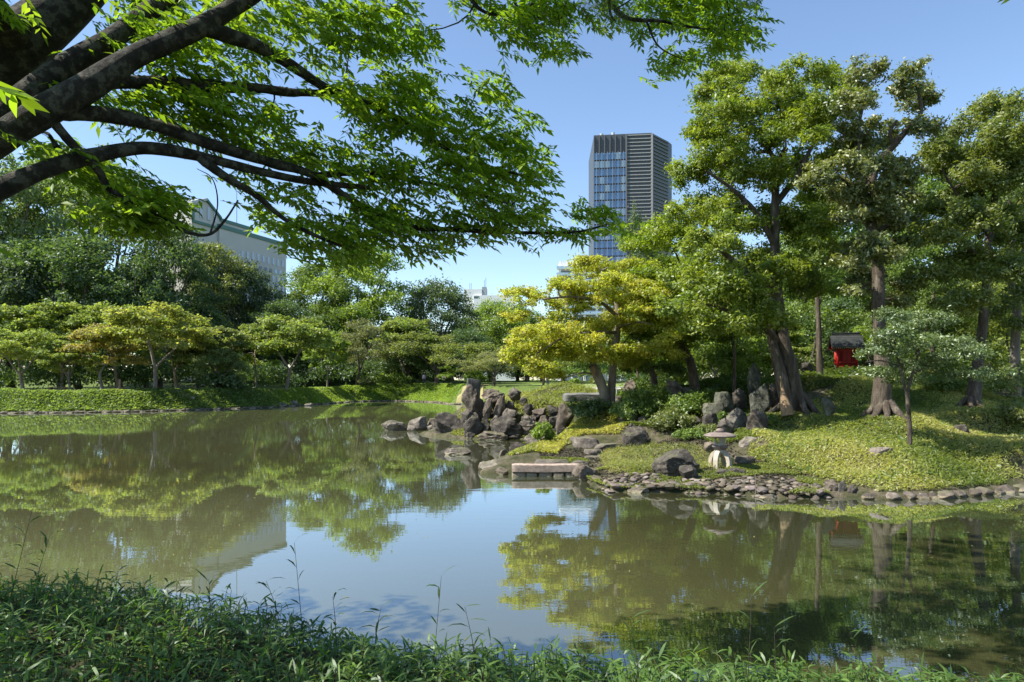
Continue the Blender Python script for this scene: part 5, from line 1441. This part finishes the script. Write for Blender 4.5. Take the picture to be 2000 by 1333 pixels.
for sx in (-1, 1):
    for zz, ww, hh in ((46.5, 1.15, 4), (19.5, 1.05, 3), (9.5, 1.1, 3)):
        m = MB(); m.box((sx * w * .5, 0, zz * k), (2.9 * k, dp * ww, hh * k)); m.build('beam', M['red_paint'], root)
m = MB(); m.box((0, -dp * .47, 34 * k), (w * .42, 1.5 * k, 22 * k)); dr = m.build('door', M['red_paint'], root)
m = MB(); m.box((0, -dp * .49, 34 * k), (1.2 * k, 1.6 * k, 23 * k)); m.build('door_rail', M['dark_wood'], dr)
# curved gable roof: courses of sheet copper, each a step
N = 10; rw = w * 1.75
for side in (-1, 1):
    for i in range(N):
        t0, t1 = i / N, (i + 1) / N
        def yz(t): return side * (6 * k + 31 * k * t), (80 - 26 * t - 6 * t * (1 - t) * 2.2 - 2.0 * (1 - t) * 0) * k
        y0, z0 = yz(t0); y1, z1 = yz(t1 + .03)
        up0 = .35 * k * i * 0
        v = []
        for x in (-rw / 2, rw / 2):
            for (yy, zz) in ((y0, z0), (y1, z1 + .9 * k)): v += [(x, yy, zz), (x, yy, zz - 2.2 * k)]
        if side < 0: pass
        MB().add(v, [(0, 2, 3, 1), (4, 5, 7, 6), (0, 4, 6, 2), (1, 3, 7, 5), (0, 1, 5, 4), (2, 6, 7, 3)]).build('roof_course', M['copper_roof'], root)
m = MB(); m.box((0, 0, 81 * k), (rw * .86, 12 * k, 9 * k)); m.box((0, 0, 86.4 * k), (rw * .92, 14 * k, 2 * k)); m.build('ridge', M['copper_roof'], root)
for sx in (-1, 1):
    v = [(sx * rw * .42, -30 * k, 54 * k), (sx * rw * .42, 30 * k, 54 * k), (sx * rw * .42, 0, 76 * k), (sx * rw * .40, -30 * k, 54 * k), (sx * rw * .40, 30 * k, 54 * k), (sx * rw * .40, 0, 76 * k)]
    MB().add(v, [(0, 1, 2), (5, 4, 3), (0, 3, 4, 1), (1, 4, 5, 2), (2, 5, 3, 0)]).build('gable', M['red_paint'], root)
for sy in (-1, 1):
    for i in range(17):
        m = MB(); x = -rw * .46 + rw * .92 * i / 16; m.box((x, sy * 31 * k, 51.5 * k), (1.5 * k, 9 * k, 1.8 * k)); r_ = m.build('rafter', M['red_paint'], root)
        m = MB(); m.box((x, sy * 35.7 * k, 51.5 * k), (1.55 * k, .6 * k, 1.85 * k)); m.build('rafter_end', M['white_end'], r_)
tag(root, 'small red shrine with dark copper gable roof among the trees', 'shrine')

# ------------------------------------------------------------------ benches, signpost, fence, people
M['bench_wood'] = noisy_mat('bench_wood', [(.3, (.20, .13, .085)), (.7, (.32, .22, .15))], 4, .8, .2)
def bench(px, Y, wpx, label):
    x = (px - 1000) / F * Y; root = empty('wooden_bench', (x, Y, gz(x, Y) + .03), .03)
    w = wpx / F * Y
    for j in range(3):
        m = MB(); m.box((0, -.16 + .16 * j, .44), (w, .14, .06)); m.build('seat_board', M['bench_wood'], root)
    for s_ in (-1, 1):
        m = MB(); m.box((s_ * (w / 2 - .12), 0, .205), (.1, .42, .41)); m.build('leg', M['bench_wood'], root)
    tag(root, label, 'bench')
bench(229, 75.5, 26, 'wooden bench behind the brown signpost')
bench(114, 77, 32, 'dim wooden bench near the small low maple')
x, Y = (234 - 1000) / F * 73.5, 73.5
root = empty('signpost', (x, Y, gz(x, Y)))
m = MB(); m.box((0, 0, .62), (.22, .12, 1.24)); m.build('post', M['bench_wood'], root)
m = MB(); m.add([(-.16, -.1, 1.24), (.16, -.1, 1.24), (.16, .1, 1.24), (-.16, .1, 1.24), (0, -.1, 1.36), (0, .1, 1.36)], [(0, 3, 2, 1), (0, 1, 4), (2, 3, 5), (0, 4, 5, 3), (1, 2, 5, 4)]); m.build('cap', M['bench_wood'], root)
tag(root, 'brown wooden signpost on the left bank path', 'signpost')
M['kerb'] = plain_mat('kerb', (.30, .26, .215), .9)
root = empty('path_kerb', (-40, 71, 0))
for j in range(22):
    px = 122 + j * 12.0; Y = 70.6 + j * .10; x = (px - 1000) / F * Y
    m = MB(); m.box((x + 40, Y - 71, gz(x, Y) + .10), (.6, .2, .24), .1); m.build('kerb_stone', M['kerb'], root)
tag(root, 'low stone kerb along the left bank path', 'kerb')
# low bamboo hoops round the lawn and a metal handrail
M['bamboo'] = plain_mat('bamboo', (.42, .36, .22), .6)
root = empty('hoop_fence', (8, 65.3, 0))
for j in range(26):
    x = 4.6 + j * .42; Y = 65.3; z = gz(x, Y)
    q = [(x - 8 - .3 * math.cos(a), 0, z + .34 * math.sin(a)) for a in np.linspace(0, math.pi, 9)]
    m = MB(); m.tube(q, .025, 5); m.build('hoop', M['bamboo'], root, True)
tag(root, 'low bamboo hoop fence between lawn and path', 'fence')
root = empty('handrail', P(1212, 760, 44))
m = MB(); m.tube([(-.3, 0, .1), (.9, 0, .14)], .03, 6); m.build('rail', M['pale_metal'], root)
for xx in (-.25, .35, .85):
    m = MB(); m.tube([(xx, 0, -1.0), (xx, 0, .12)], .025, 6); m.build('post', M['pale_metal'], root)
tag(root, 'pale metal handrail by the stone bridge', 'handrail')

M['skin'] = plain_mat('skin', (.45, .28, .2), .6); M['hair'] = plain_mat('hair', (.02, .016, .014), .6)
M['lavender'] = plain_mat('lavender', (.45, .42, .62), .8); M['teal_cloth'] = plain_mat('teal_cloth', (.02, .28, .38), .8); M['navy'] = plain_mat('navy', (.03, .035, .06), .8)
def person(loc, rz, shirt, label, seed):
    """A standing figure: one skinned body, with hair and clothing as parts."""
    import bmesh
    J = {'pel': (0, 0, .93, .135, .10), 'wai': (0, 0, 1.08, .125, .09), 'che': (0, 0, 1.28, .155, .11), 'nec': (0, 0, 1.44, .055, .055), 'hd0': (0, -.01, 1.52, .075, .085), 'hd1': (0, -.01, 1.60, .078, .095), 'hd2': (0, 0, 1.68, .045, .05)}
    E = [('pel', 'wai'), ('wai', 'che'), ('che', 'nec'), ('nec', 'hd0'), ('hd0', 'hd1'), ('hd1', 'hd2')]
    for s_, t_ in ((-1, 'l'), (1, 'r')):
        J.update({'sh' + t_: (s_ * .17, 0, 1.39, .06, .06), 'el' + t_: (s_ * .24, .02, 1.12, .042, .042), 'wr' + t_: (s_ * .22, -.08, .90, .03, .03), 'ha' + t_: (s_ * .21, -.11, .82, .035, .02),
                  'hi' + t_: (s_ * .09, 0, .86, .09, .09), 'kn' + t_: (s_ * .10, -.03, .48, .058, .058), 'an' + t_: (s_ * .10, .02, .08, .038, .042), 'to' + t_: (s_ * .11, -.15, .03, .04, .03)})
        E += [('che', 'sh' + t_), ('sh' + t_, 'el' + t_), ('el' + t_, 'wr' + t_), ('wr' + t_, 'ha' + t_), ('pel', 'hi' + t_), ('hi' + t_, 'kn' + t_), ('kn' + t_, 'an' + t_), ('an' + t_, 'to' + t_)]
        for q in range(5):
            J[f'f{q}{t_}'] = (s_ * (.20 - .012 * (q == 0)), -.10 - .018 * (q - 2) - .01, .82 - (.085 - .006 * abs(q - 2)) * (1 if q else .5), .009, .009); E.append(('ha' + t_, f'f{q}{t_}'))
    names = list(J); me = bpy.data.meshes.new('person')
    me.from_pydata([J[n][:3] for n in names], [(names.index(a), names.index(b)) for a, b in E], [])
    o = bpy.data.objects.new('person', me); link(o)
    sm = o.modifiers.new('skin', 'SKIN')
    for i, n in enumerate(names):
        sv = me.skin_vertices[0].data[i]; sv.radius = J[n][3:5]; sv.use_root = (n == 'pel')
    ss = o.modifiers.new('sub', 'SUBSURF'); ss.levels = 1; ss.render_levels = 1
    me.materials.append(M['skin'])
    o.location = loc; o.rotation_euler = (0, 0, rz)
    m = MB(); m.lathe([(.15, .90), (.165, 1.0), (.17, 1.2), (.19, 1.33), (.13, 1.43), (.07, 1.46)], 14, sq=.72); m.build('shirt', shirt, o, True)
    for s_ in (-1, 1):
        m = MB(); m.tube([(s_ * .16, 0, 1.40), (s_ * .22, .015, 1.2), (s_ * .24, .02, 1.1)], [.075, .062, .055], 8); m.build('sleeve', shirt, o, True)
        m = MB(); m.tube([(s_ * .08, 0, .95), (s_ * .10, -.02, .5), (s_ * .10, .02, .1)], [.115, .08, .06], 8); m.build('trouser_leg', M['navy'], o, True)
    m = MB(); m.lathe([(.088, 1.57), (.098, 1.63), (.09, 1.69), (.05, 1.73), (.01, 1.74)], 12, (0, .015, 0)); m.build('hair', M['hair'], o, True)
    for s_ in (-1, 1):
        m = MB(); m.box((s_ * .03, -.098, 1.60), (.018, .012, .01)); m.build('eye', M['hair'], o)
    m = MB(); m.add([(-.014, -.095, 1.555), (.014, -.095, 1.555), (0, -.125, 1.56), (0, -.092, 1.60)], [(0, 1, 2), (0, 2, 3), (1, 3, 2), (0, 3, 1)]); m.build('nose', M['skin'], o)
    tag(o, label, 'person')
x, Y = (828 - 1000) / F * 105, 105; person((x, Y, gz(x, Y) + .02), .4, M['lavender'], 'person in pale lavender top standing beside the spreading cherry tree', 1)
x, Y = (1070 - 1000) / F * 80, 80; person((x, Y, gz(x, Y) + .06), -.5, M['teal_cloth'], 'person in teal top on the lawn behind the grassy mound', 2)

# a few fallen leaves drifting on the pond
n = 260
x = rng.uniform(-14, 12, n); y = rng.uniform(8, 40, n); k = shore_dist(x, y) < -.3; x, y = x[k], y[k]; n = len(x)
c = np.stack([x, y, np.full(n, .006)], -1); T_ = unit(np.stack([rng.normal(size=n), rng.normal(size=n), np.zeros(n)], -1))
V, f = leaves_quad(c, T_, np.tile([0, 0, 1.0], (n, 1)), rng.uniform(.04, .08, n), rng.uniform(.02, .04, n), .05)
o = mk('floating_leaves', V, f, M['leaf_soft'], None, False, rng.uniform(0, 1, n)); set_leaf(o, (.25, .22, .08), (.42, .38, .2))
tag(o, 'few fallen leaves floating on the pond', 'leaves')

# ------------------------------------------------------------------ the big tree overhead
rng = np.random.default_rng(83)
TB = np.array([-7.6, 5.6, 0.9]); TB[2] = gz(TB[0], TB[1]) - .05
root = empty('overhanging_tree', TB)
sk = Skel()
LIMBS = [
    ([TB - [0, 0, .3], TB + [.3, .1, 1.6], P(-160, 330, 6.3), P(-60, 185, 6.5), P(40, 95, 6.5), P(110, 30, 6.6), P(175, -60, 6.8), P(230, -200, 7)], .35, .2),
    (poly_px([(-160, 330, 6.2), (-70, 285, 6.05), (20, 205, 6), (120, 130, 6.2), (220, 72, 6.4), (330, -10, 6.8), (430, -100, 7), (560, -220, 7.2)]), .135, .07),
    (poly_px([(-150, 350, 6.1), (-60, 305, 5.7), (60, 232, 5.6), (180, 165, 5.7), (280, 103, 5.9), (380, 60, 6.1), (480, 0, 6.4), (570, -70, 6.8), (700, -160, 7.2)]), .15, .06),
    (poly_px([(-180, 460, 6.1), (-110, 425, 5.6), (0, 370, 5.5), (90, 330, 5.6), (180, 305, 5.8), (280, 290, 6), (380, 305, 6.3), (480, 330, 6.6), (600, 355, 7), (720, 367, 7.4)]), .105, .028),
    (poly_px([(120, 218, 5.65), (210, 224, 5.9), (310, 245, 6.1), (420, 285, 6.4), (530, 320, 6.8), (610, 345, 7), (680, 390, 7.2), (780, 440, 7.5), (900, 450, 7.8), (1000, 455, 8), (1120, 455, 8.2), (1185, 440, 8.3)]), .075, .012),
    (poly_px([(400, 55, 6.15), (500, 90, 6.5), (570, 130, 6.9), (640, 175, 7.2), (720, 205, 7.5), (790, 240, 7.8), (860, 285, 8.1), (930, 320, 8.4), (1030, 345, 8.6)]), .075, .012),
    (poly_px([(170, 160, 5.8), (300, 162, 6.3), (430, 170, 6.6), (500, 172, 6.8), (560, 180, 7), (640, 182, 7.3)]), .07, .035),
    (poly_px([(610, 345, 7), (700, 338, 7.3), (800, 352, 7.6), (900, 370, 7.9), (1000, 400, 8.1)]), .04, .01),
    (poly_px([(90, 220, 5.65), (140, 280, 5.7), (190, 330, 5.8), (215, 370, 5.9), (270, 405, 6), (330, 435, 6.2), (370, 455, 6.3), (410, 458, 6.4), (440, 430, 6.4), (465, 392, 6.5)]), .042, .008),
    (poly_px([(390, 308, 6.3), (450, 350, 6.4), (500, 380, 6.6), (560, 430, 6.8), (640, 470, 7), (700, 490, 7.2)]), .045, .012),
    (poly_px([(230, -200, 7), (480, -330, 7.2), (760, -270, 7.6), (900, -180, 7.8), (1080, -150, 8), (1180, -60, 8)]), .17, .05),
    (poly_px([(850, -220, 7.7), (905, -40, 8), (940, 20, 8), (1000, 32, 8.2)]), .05, .012),
    (poly_px([(960, -165, 7.9), (1000, -20, 8), (1022, 45, 8), (1048, 92, 8)]), .03, .008),
    (poly_px([(1180, -60, 8), (1200, 15, 8), (1232, 38, 8), (1290, 42, 8.2), (1360, 55, 8.4), (1440, 60, 8.6)]), .04, .009),
    (poly_px([(1262, 41, 8.1), (1288, 92, 8.1), (1340, 120, 8.2)]), .016, .006),
    (poly_px([(410, 458, 6.4), (425, 400, 6.45), (415, 350, 6.5), (385, 330, 6.5)]), .01, .003),
    (poly_px([(110, 290, 5.7), (95, 262, 5.75), (75, 258, 5.8)]), .02, .008),
    ([P(230, -200, 7), P(140, -500, 7), (-4.5, 6.5, 10.5), (-2.5, 8, 11.2), (1, 9.5, 11.5)], .16, .05),
    ([P(40, 95, 6.5), P(-100, -100, 5.5), (-5.5, 3.8, 8.6)], .18, .05),
]
for i, (pts, r0, r1) in enumerate(LIMBS):
    pts = np.asarray(pts, float)
    sk.poly(pts, r0, r1, 6, None if i == 0 else sk.near(pts[0]), wig=r0 * .25 + .006)
REG = [
    ([(180, 60), (420, 15), (650, -20), (838, -10), (835, 100), (700, 170), (560, 168), (420, 150), (200, 180)], 76),
    ([(680, 165), (832, 130), (845, 195), (905, 215), (960, 200), (1048, 235), (1045, 300), (1050, 340), (1000, 350), (860, 330), (760, 270), (660, 205)], 70),
    ([(150, 180), (430, 172), (540, 215), (565, 262), (480, 296), (330, 262), (150, 240)], 40),
    ([(500, 300), (640, 262), (770, 285), (880, 325), (1050, 335), (1070, 385), (1000, 410), (860, 420), (700, 390), (560, 365)], 54),
    ([(420, 325), (560, 372), (700, 400), (900, 412), (1060, 382), (1130, 385), (1200, 410), (1195, 455), (1080, 462), (960, 458), (870, 488), (760, 495), (650, 512), (600, 495), (550, 470), (480, 400)], 88),
    ([(85, 270), (160, 292), (230, 330), (315, 372), (325, 430), (290, 455), (250, 440), (190, 365), (110, 325)], 34),
    ([(200, 400), (310, 385), (320, 440), (290, 465), (260, 440)], 10),
    ([(940, 150), (975, 165), (965, 190), (940, 190)], 4),
    ([(895, -20), (1100, -20), (1112, 55), (1070, 60), (1000, 68), (960, 55), (900, 12)], 24),
    ([(1020, 85), (1060, 92), (1105, 95), (1050, 108)], 5),
    ([(1110, -20), (1480, -20), (1482, 40), (1440, 85), (1390, 62), (1300, 60), (1290, 80), (1255, 62), (1120, 28)], 34),
    ([(1270, 115), (1340, 122), (1390, 108), (1310, 138)], 6),
    ([(1390, 60), (1470, 55), (1460, 88), (1400, 90)], 7),
    ([(-20, 0), (40, 0), (30, 40), (-20, 50)], 3),
    ([(260, -20), (460, -20), (430, 20), (300, 55)], 12),
]
TG = []
for poly, n in REG:
    a = np.array(poly); c = 0
    while c < n:
        x = rng.uniform(a[:, 0].min(), a[:, 0].max()); y = rng.uniform(a[:, 1].min(), a[:, 1].max())
        if in_poly(np.array(x), np.array(y), poly):
            if in_poly(np.array(x), np.array(y), [(325, 370), (460, 365), (575, 470), (575, 560), (325, 560)]): c += 1; continue
            TG.append(P(x, y, 5.9 + max(0, x) / 1000 * 2.1 + rng.uniform(-.5, .9))); c += 1
n_in = len(TG)
# unseen leaf clusters, added and shaped to shade near bank and right-hand water: a low skirt to the left, a thin roof to the right
def add_out(n, lo, hi, test):
    c = 0
    while c < n:
        q = np.array([rng.uniform(lo[i], hi[i]) for i in range(3)])
        px, py = proj(q)
        if (py < -120 or px < -130) and test(q): TG.append(q); c += 1
add_out(480, (-14.5, .5, 4.3), (-4.6, 8.6, 7.6), lambda q: q[2] < 7.4 + .12 * (q[0] + 6))
add_out(300, (-1.5, 1.0, 6.8), (6, 9.5, 9.4), lambda q: True)
add_out(260, (-2.5, 5, 9), (5.5, 13, 12.8), lambda q: (q[0] - 1) ** 2 / 16 + (q[1] - 9) ** 2 / 14 + (q[2] - 10.8) ** 2 / 4 < 1)
TG = np.array(TG)
sk.connect(TG, 4, .1, .1, skip=20)
sk.finish(.0042, .42)
for i, ids in enumerate(sk.manual):
    v, f = tube(sk.pos[ids], sk.rad[ids], 18 if i < 4 else 10, .12 if i < 4 else .16, i)
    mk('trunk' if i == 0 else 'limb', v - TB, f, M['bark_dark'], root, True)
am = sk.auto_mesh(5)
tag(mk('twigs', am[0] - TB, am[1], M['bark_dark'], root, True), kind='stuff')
# leafy sprays
def sprays(TG, per, K, L, Wd, R, out_bias):
    n = len(TG) * per
    k = np.repeat(np.arange(len(TG)), per)
    org = TG[k] + rng.normal(size=(n, 3)) * R * np.array([1.15, 1.15, .3])
    d = unit(out_bias + rng.normal(size=(n, 3)) * [.8, .8, .12] + [0, 0, -.14])
    ln = rng.uniform(.20, .36, n)
    org = org - d * ln[:, None] * .55
    s = np.linspace(.05, 1, K)
    side = np.where(np.arange(K) % 2 == 0, 1, -1)
    bend = s ** 2 * .18
    pos = org[:, None] + d[:, None] * (s[None, :, None] * ln[:, None, None])
    pos[:, :, 2] -= bend[None] * ln[:, None]
    sv = unit(np.cross(d, [0, 0, 1.0]))
    T = d[:, None] * .62 + sv[:, None] * (side * (1 - .75 * (s > .95)))[None, :, None] * .75
    T = T + rng.normal(size=T.shape) * .16; T[..., 2] -= .20
    T = unit(T.reshape(-1, 3))
    Nn = unit(np.array([0, 0, 1.0]) + rng.normal(size=T.shape) * .38)
    pos = pos.reshape(-1, 3)
    m = len(pos)
    cv = rng.uniform(0, 1, len(TG))[k]
    var = np.clip(np.repeat(cv, K) * .6 + rng.uniform(0, .4, m), 0, .999)
    Ls = L * rng.uniform(.7, 1.25, m); Ws = Wd * rng.uniform(.8, 1.2, m)
    tw = np.stack([org, org + d * ln[:, None] * .5 - [0, 0, .012], org + d * ln[:, None] - np.outer(.18 * ln, [0, 0, 1])], 1)
    return pos, T, Nn, Ls, Ws, var, tw
pos, T, Nn, Ls, Ws, var, tw = sprays(TG[:n_in], 7, 11, .098, .042, .135, np.array([.75, .1, 0]))
p2, T2, N2, L2, W2, v2, tw2 = sprays(TG[n_in:], 4, 8, .22, .085, .36, np.array([.2, 0, 0]))
tws = tw
# thin stalks of the sprays: three-sided slivers
sd = unit(np.cross(tws[:, 2] - tws[:, 0], [0, 0, 1.0])) * .0028
up = np.array([0, 0, .0028])
Vt = np.stack([tws[:, 0] + sd, tws[:, 0] - sd, tws[:, 0] + up, tws[:, 1] + sd, tws[:, 1] - sd, tws[:, 1] + up, tws[:, 2], ], 1).reshape(-1, 3)
o_ = np.arange(len(tws))[:, None, None] * 7
ft = (o_ + np.array([[0, 1, 4], [0, 4, 3], [1, 2, 5], [1, 5, 4], [2, 0, 3], [2, 3, 5], [3, 4, 6], [4, 5, 6], [5, 3, 6]])[None]).reshape(-1, 3)
tag(mk('stalks', Vt - TB, ft, M['bark_dark'], root), kind='stuff')
V, f = leaves_quad(p2 + T2 * L2[:, None] * .5, T2, N2, L2, W2)
FA, FB = (.135, .25, .02), (.29, .40, .035)
set_leaf(mk('shade_foliage', V - TB, f, M['leaf_soft'], root, False, v2), FA, FB)  # leaves of the unseen clusters added for their shade
px, py = proj(pos)
vis = (px > 20) & (px < 1980) & (py > 15) & (py < 700)
score = np.where(vis, Ls / pos[:, 1], 0)
big = np.argsort(-score)[:300]
rest = np.ones(len(pos), bool); rest[big] = False
V, f = leaves_long(pos[rest], T[rest], Nn[rest], Ls[rest], Ws[rest], .18)
set_leaf(mk('foliage', V - TB, f, M['leaf_soft'], root, False, np.repeat(var[rest], 4)), FA, FB)
for i in big:
    V, f = leaves_long(pos[i:i + 1], T[i:i + 1], Nn[i:i + 1], Ls[i:i + 1], Ws[i:i + 1], .18)
    o = mk('leaf', V - pos[i], f, M['leaf_soft'], root, False, np.full(4, var[i])); o.location = tuple(pos[i] - TB)
    set_leaf(o, FA, FB, None)
tag(root, 'large dark limbed tree whose leafy branches overhang the pond from the upper left', 'tree')

# pine branch hanging into the top of the picture
root = empty('pine_branch', P(1180, -60, 7.2)); PB = P(1180, -60, 7.2)
br = catmull([PB + [0, 0, 2.2], PB + [.05, 0, .5], P(1190, 10, 7.2), P(1200, 40, 7.2)], 5)
v, f = tube(br, np.linspace(.03, .008, len(br)), 7); mk('stem', v - PB, f, M['bark_dark'], root, True)
ns = 1100; tip = np.array([P(*q) for q in [(1165, 10, 7.2), (1185, 22, 7.1), (1205, 30, 7.3), (1145, 5, 7.3), (1225, 12, 7.2), (1180, -10, 7.1), (1455, 5, 7.6), (1470, -8, 7.6)]])
kk = rng.integers(0, len(tip), ns); q = tip[kk] + rng.normal(size=(ns, 3)) * .05
d = unit(rng.normal(size=(ns, 3)) * [.7, .7, .35] + [0, 0, -.75]); Lq = rng.uniform(.12, .2, ns)
sd = unit(np.cross(d, rand_unit(ns))) * .0011
V = np.stack([q - sd, q + sd, q + d * Lq[:, None]], 1).reshape(-1, 3)
set_leaf(mk('needles', V - PB, np.arange(ns * 3).reshape(-1, 3), M['leaf'], root, False, rng.uniform(0, 1, ns)), (.06, .10, .05), (.10, .14, .06))
v, f = tube(catmull([P(1200, 20, 7.2), P(1300, -30, 7.4), P(1450, -10, 7.6)], 5), np.full(11, .008), 5); mk('twig', v - PB, f, M['bark_dark'], root, True)
tag(root, 'drooping pine branch with long needles at the top of the picture', 'branch')

# ------------------------------------------------------------------ dwarf bamboo on the near bank
rng = np.random.default_rng(97)
n = 15000
x = rng.uniform(-9, 9, n); y = rng.uniform(2.6, 9.6, n)
d = shore_dist(x, y); z = ground_z(x, y)
kp = (d > .25) & (np.abs(x) < y * .9 + .8)
x, y, z = x[kp], y[kp], z[kp]; n = len(x)
st = np.stack([x, y, z], -1)
hgt = (.28 + .16 * noise(st * [1, 1, 0], .8, 2, 2)) * rng.uniform(.6, 1.25, n)
ln = rng.normal(size=(n, 2)) * .16
top = st + np.stack([ln[:, 0] * hgt, ln[:, 1] * hgt, hgt], -1)
K = 7
s = np.linspace(.30, 1, K)
pos = st[:, None] + (top - st)[:, None] * s[None, :, None]
az = rng.uniform(0, 6.28, (n, 1)) + np.arange(K) * 2.6 + rng.normal(size=(n, K)) * .5
el = rng.normal(size=(n, K)) * .35 + .25 + .35 * (s[None] > .93)
T = np.stack([np.cos(az) * np.cos(el), np.sin(az) * np.cos(el), np.sin(el)], -1).reshape(-1, 3)
Nn = unit(np.array([0, 0, 1.0]) + rng.normal(size=T.shape) * .3)
m = n * K
Ls = rng.uniform(.10, .20, m); Ws = rng.uniform(.015, .025, m)
def blades(C, T, N, L, Wd, droop):
    B = unit(np.cross(N, T)); L = L[:, None]; Wd = Wd[:, None]; zz = np.array([0, 0, 1.0]); droop = droop[:, None]
    p1 = C + T * L * .35; p2 = C + T * L * .72 - zz * L * droop * .4; p3 = C + T * L - zz * L * droop
    V = np.stack([C, p1 + B * Wd * .5, p1 - B * Wd * .5, p2 + B * Wd * .36, p2 - B * Wd * .36, p3], 1).reshape(-1, 3)
    o = np.arange(len(C))[:, None, None] * 6
    f = (o + np.array([[0, 2, 1], [1, 2, 4], [1, 4, 3], [3, 4, 5]])[None]).reshape(-1, 3)
    return V, f
V, f = blades(pos.reshape(-1, 3), T, Nn, Ls, Ws, rng.uniform(.1, .55, m))
var = np.clip(np.repeat(rng.uniform(0, 1, n), K) * .6 + rng.uniform(0, .4, m), 0, .999)
o = mk('dwarf_bamboo', V, f, M['leaf'], None, False, np.repeat(var, 4))
set_leaf(o, (.065, .145, .025), (.15, .25, .045))
tag(o, 'dense dwarf bamboo leaves covering the shaded near bank', 'ground cover')
sv = np.array([1.0, 0, 0]) * .0022; sy = np.array([0, 1.0, 0]) * .0022
Vs = np.stack([st - sv, st + sv, st + sy, top - sv, top + sv, top + sy], 1).reshape(-1, 3)
fs = (np.arange(n)[:, None, None] * 6 + np.array([[0, 1, 4, 3], [1, 2, 5, 4], [2, 0, 3, 5]])[None]).reshape(-1, 4)
tag(mk('bamboo_stems', Vs, fs, M['bark'], None), 'thin stems of the dwarf bamboo on the near bank', 'ground cover', kind='stuff')
# dry seed stalks and dead blades mixed in
k = rng.choice(n, 420, replace=False)
q0 = st[k]; L_ = hgt[k] * rng.uniform(.9, 1.9, 420)
dq = unit(np.stack([rng.normal(size=420) * .3, rng.normal(size=420) * .3, np.ones(420)], -1))
V, f = blades(q0, dq, unit(np.cross(dq, rand_unit(420))), L_, rng.uniform(.005, .012, 420), rng.uniform(.05, .4, 420))
o = mk('dry_grass', V, f, M['leaf_soft'], None, False, np.repeat(rng.uniform(0, 1, 420), 4)); set_leaf(o, (.16, .17, .06), (.32, .27, .13))
tag(o, 'dry straw coloured grass blades among the dwarf bamboo', 'ground cover')
# taller single shoots that stand out against the water
for (bx, by, tx, ty, Y, lab) in [
    (30, 1130, 62, 1000, 6.6, 'tallest bamboo shoot at the far left of the near bank'), (75, 1120, 98, 1045, 6.8, 'short bamboo shoot right of the leftmost tall one'), (588, 1200, 575, 1060, 6.2, 'tall bamboo shoot standing against the sky reflection left of centre'),
    (540, 1190, 520, 1135, 6.2, 'leaning bamboo shoot left of the tall central one'), (410, 1170, 408, 1130, 6.4, 'short bamboo shoot above the left grass edge'), (850, 1260, 862, 1125, 5.5, 'tall bamboo shoot with spread leaves near the middle'),
    (925, 1265, 908, 1185, 5.3, 'thin bamboo shoot right of the middle one'), (735, 1235, 745, 1185, 5.7, 'short bamboo shoot left of the middle one'), (1462, 1300, 1468, 1165, 4.9, 'tall bamboo shoot right of centre before the dark reflection'),
    (1515, 1310, 1512, 1225, 4.8, 'short bamboo shoot right of the tall one'), (1690, 1310, 1660, 1235, 4.9, 'leaning bamboo shoot at the right'), (1245, 1300, 1230, 1210, 4.9, 'bamboo shoot before the maple reflection'), (655, 1215, 650, 1165, 6.0, 'slim bamboo shoot between the two taller ones'),
]:
    b0 = P(bx, by, Y); tp = P(tx, ty, Y); b0[2] = min(b0[2], tp[2] - .2)
    g0 = gz(b0[0], b0[1]); foot = np.array([b0[0] - (tp[0] - b0[0]) * .5, b0[1], min(g0, b0[2] - .1)])
    root = empty('bamboo_shoot', foot)
    c = catmull([foot, b0, tp], 6); v, f = tube(c, np.linspace(.0045, .0015, len(c)), 6); mk('stem', v - foot, f, M['bark'], root, True)
    for j in range(9):
        s_ = .42 + .58 * j / 8; q = c[min(len(c) - 1, int(s_ * (len(c) - 1)))]
        a = rng.uniform(0, 6.28) if j < 8 else 0; e = rng.uniform(.25, .95)
        T1 = np.array([[math.cos(a) * math.cos(e), .5 * math.sin(a) * math.cos(e), math.sin(e)]])
        V, f = blades(q[None], unit(T1), unit(np.cross(T1, [[.2, 1, .1]])) if j % 2 else np.array([[0, 0, 1.0]]), np.array([rng.uniform(.12, .21)]), np.array([.021]), np.array([rng.uniform(.1, .5)]))
        o = mk('leaf', V - foot, f, M['leaf'], root, False, np.full(4, rng.uniform(.2, .9))); set_leaf(o, (.04, .09, .02), (.09, .15, .035), None)
    tag(root, lab, 'bamboo shoot', 'single bamboo shoots on the near bank')
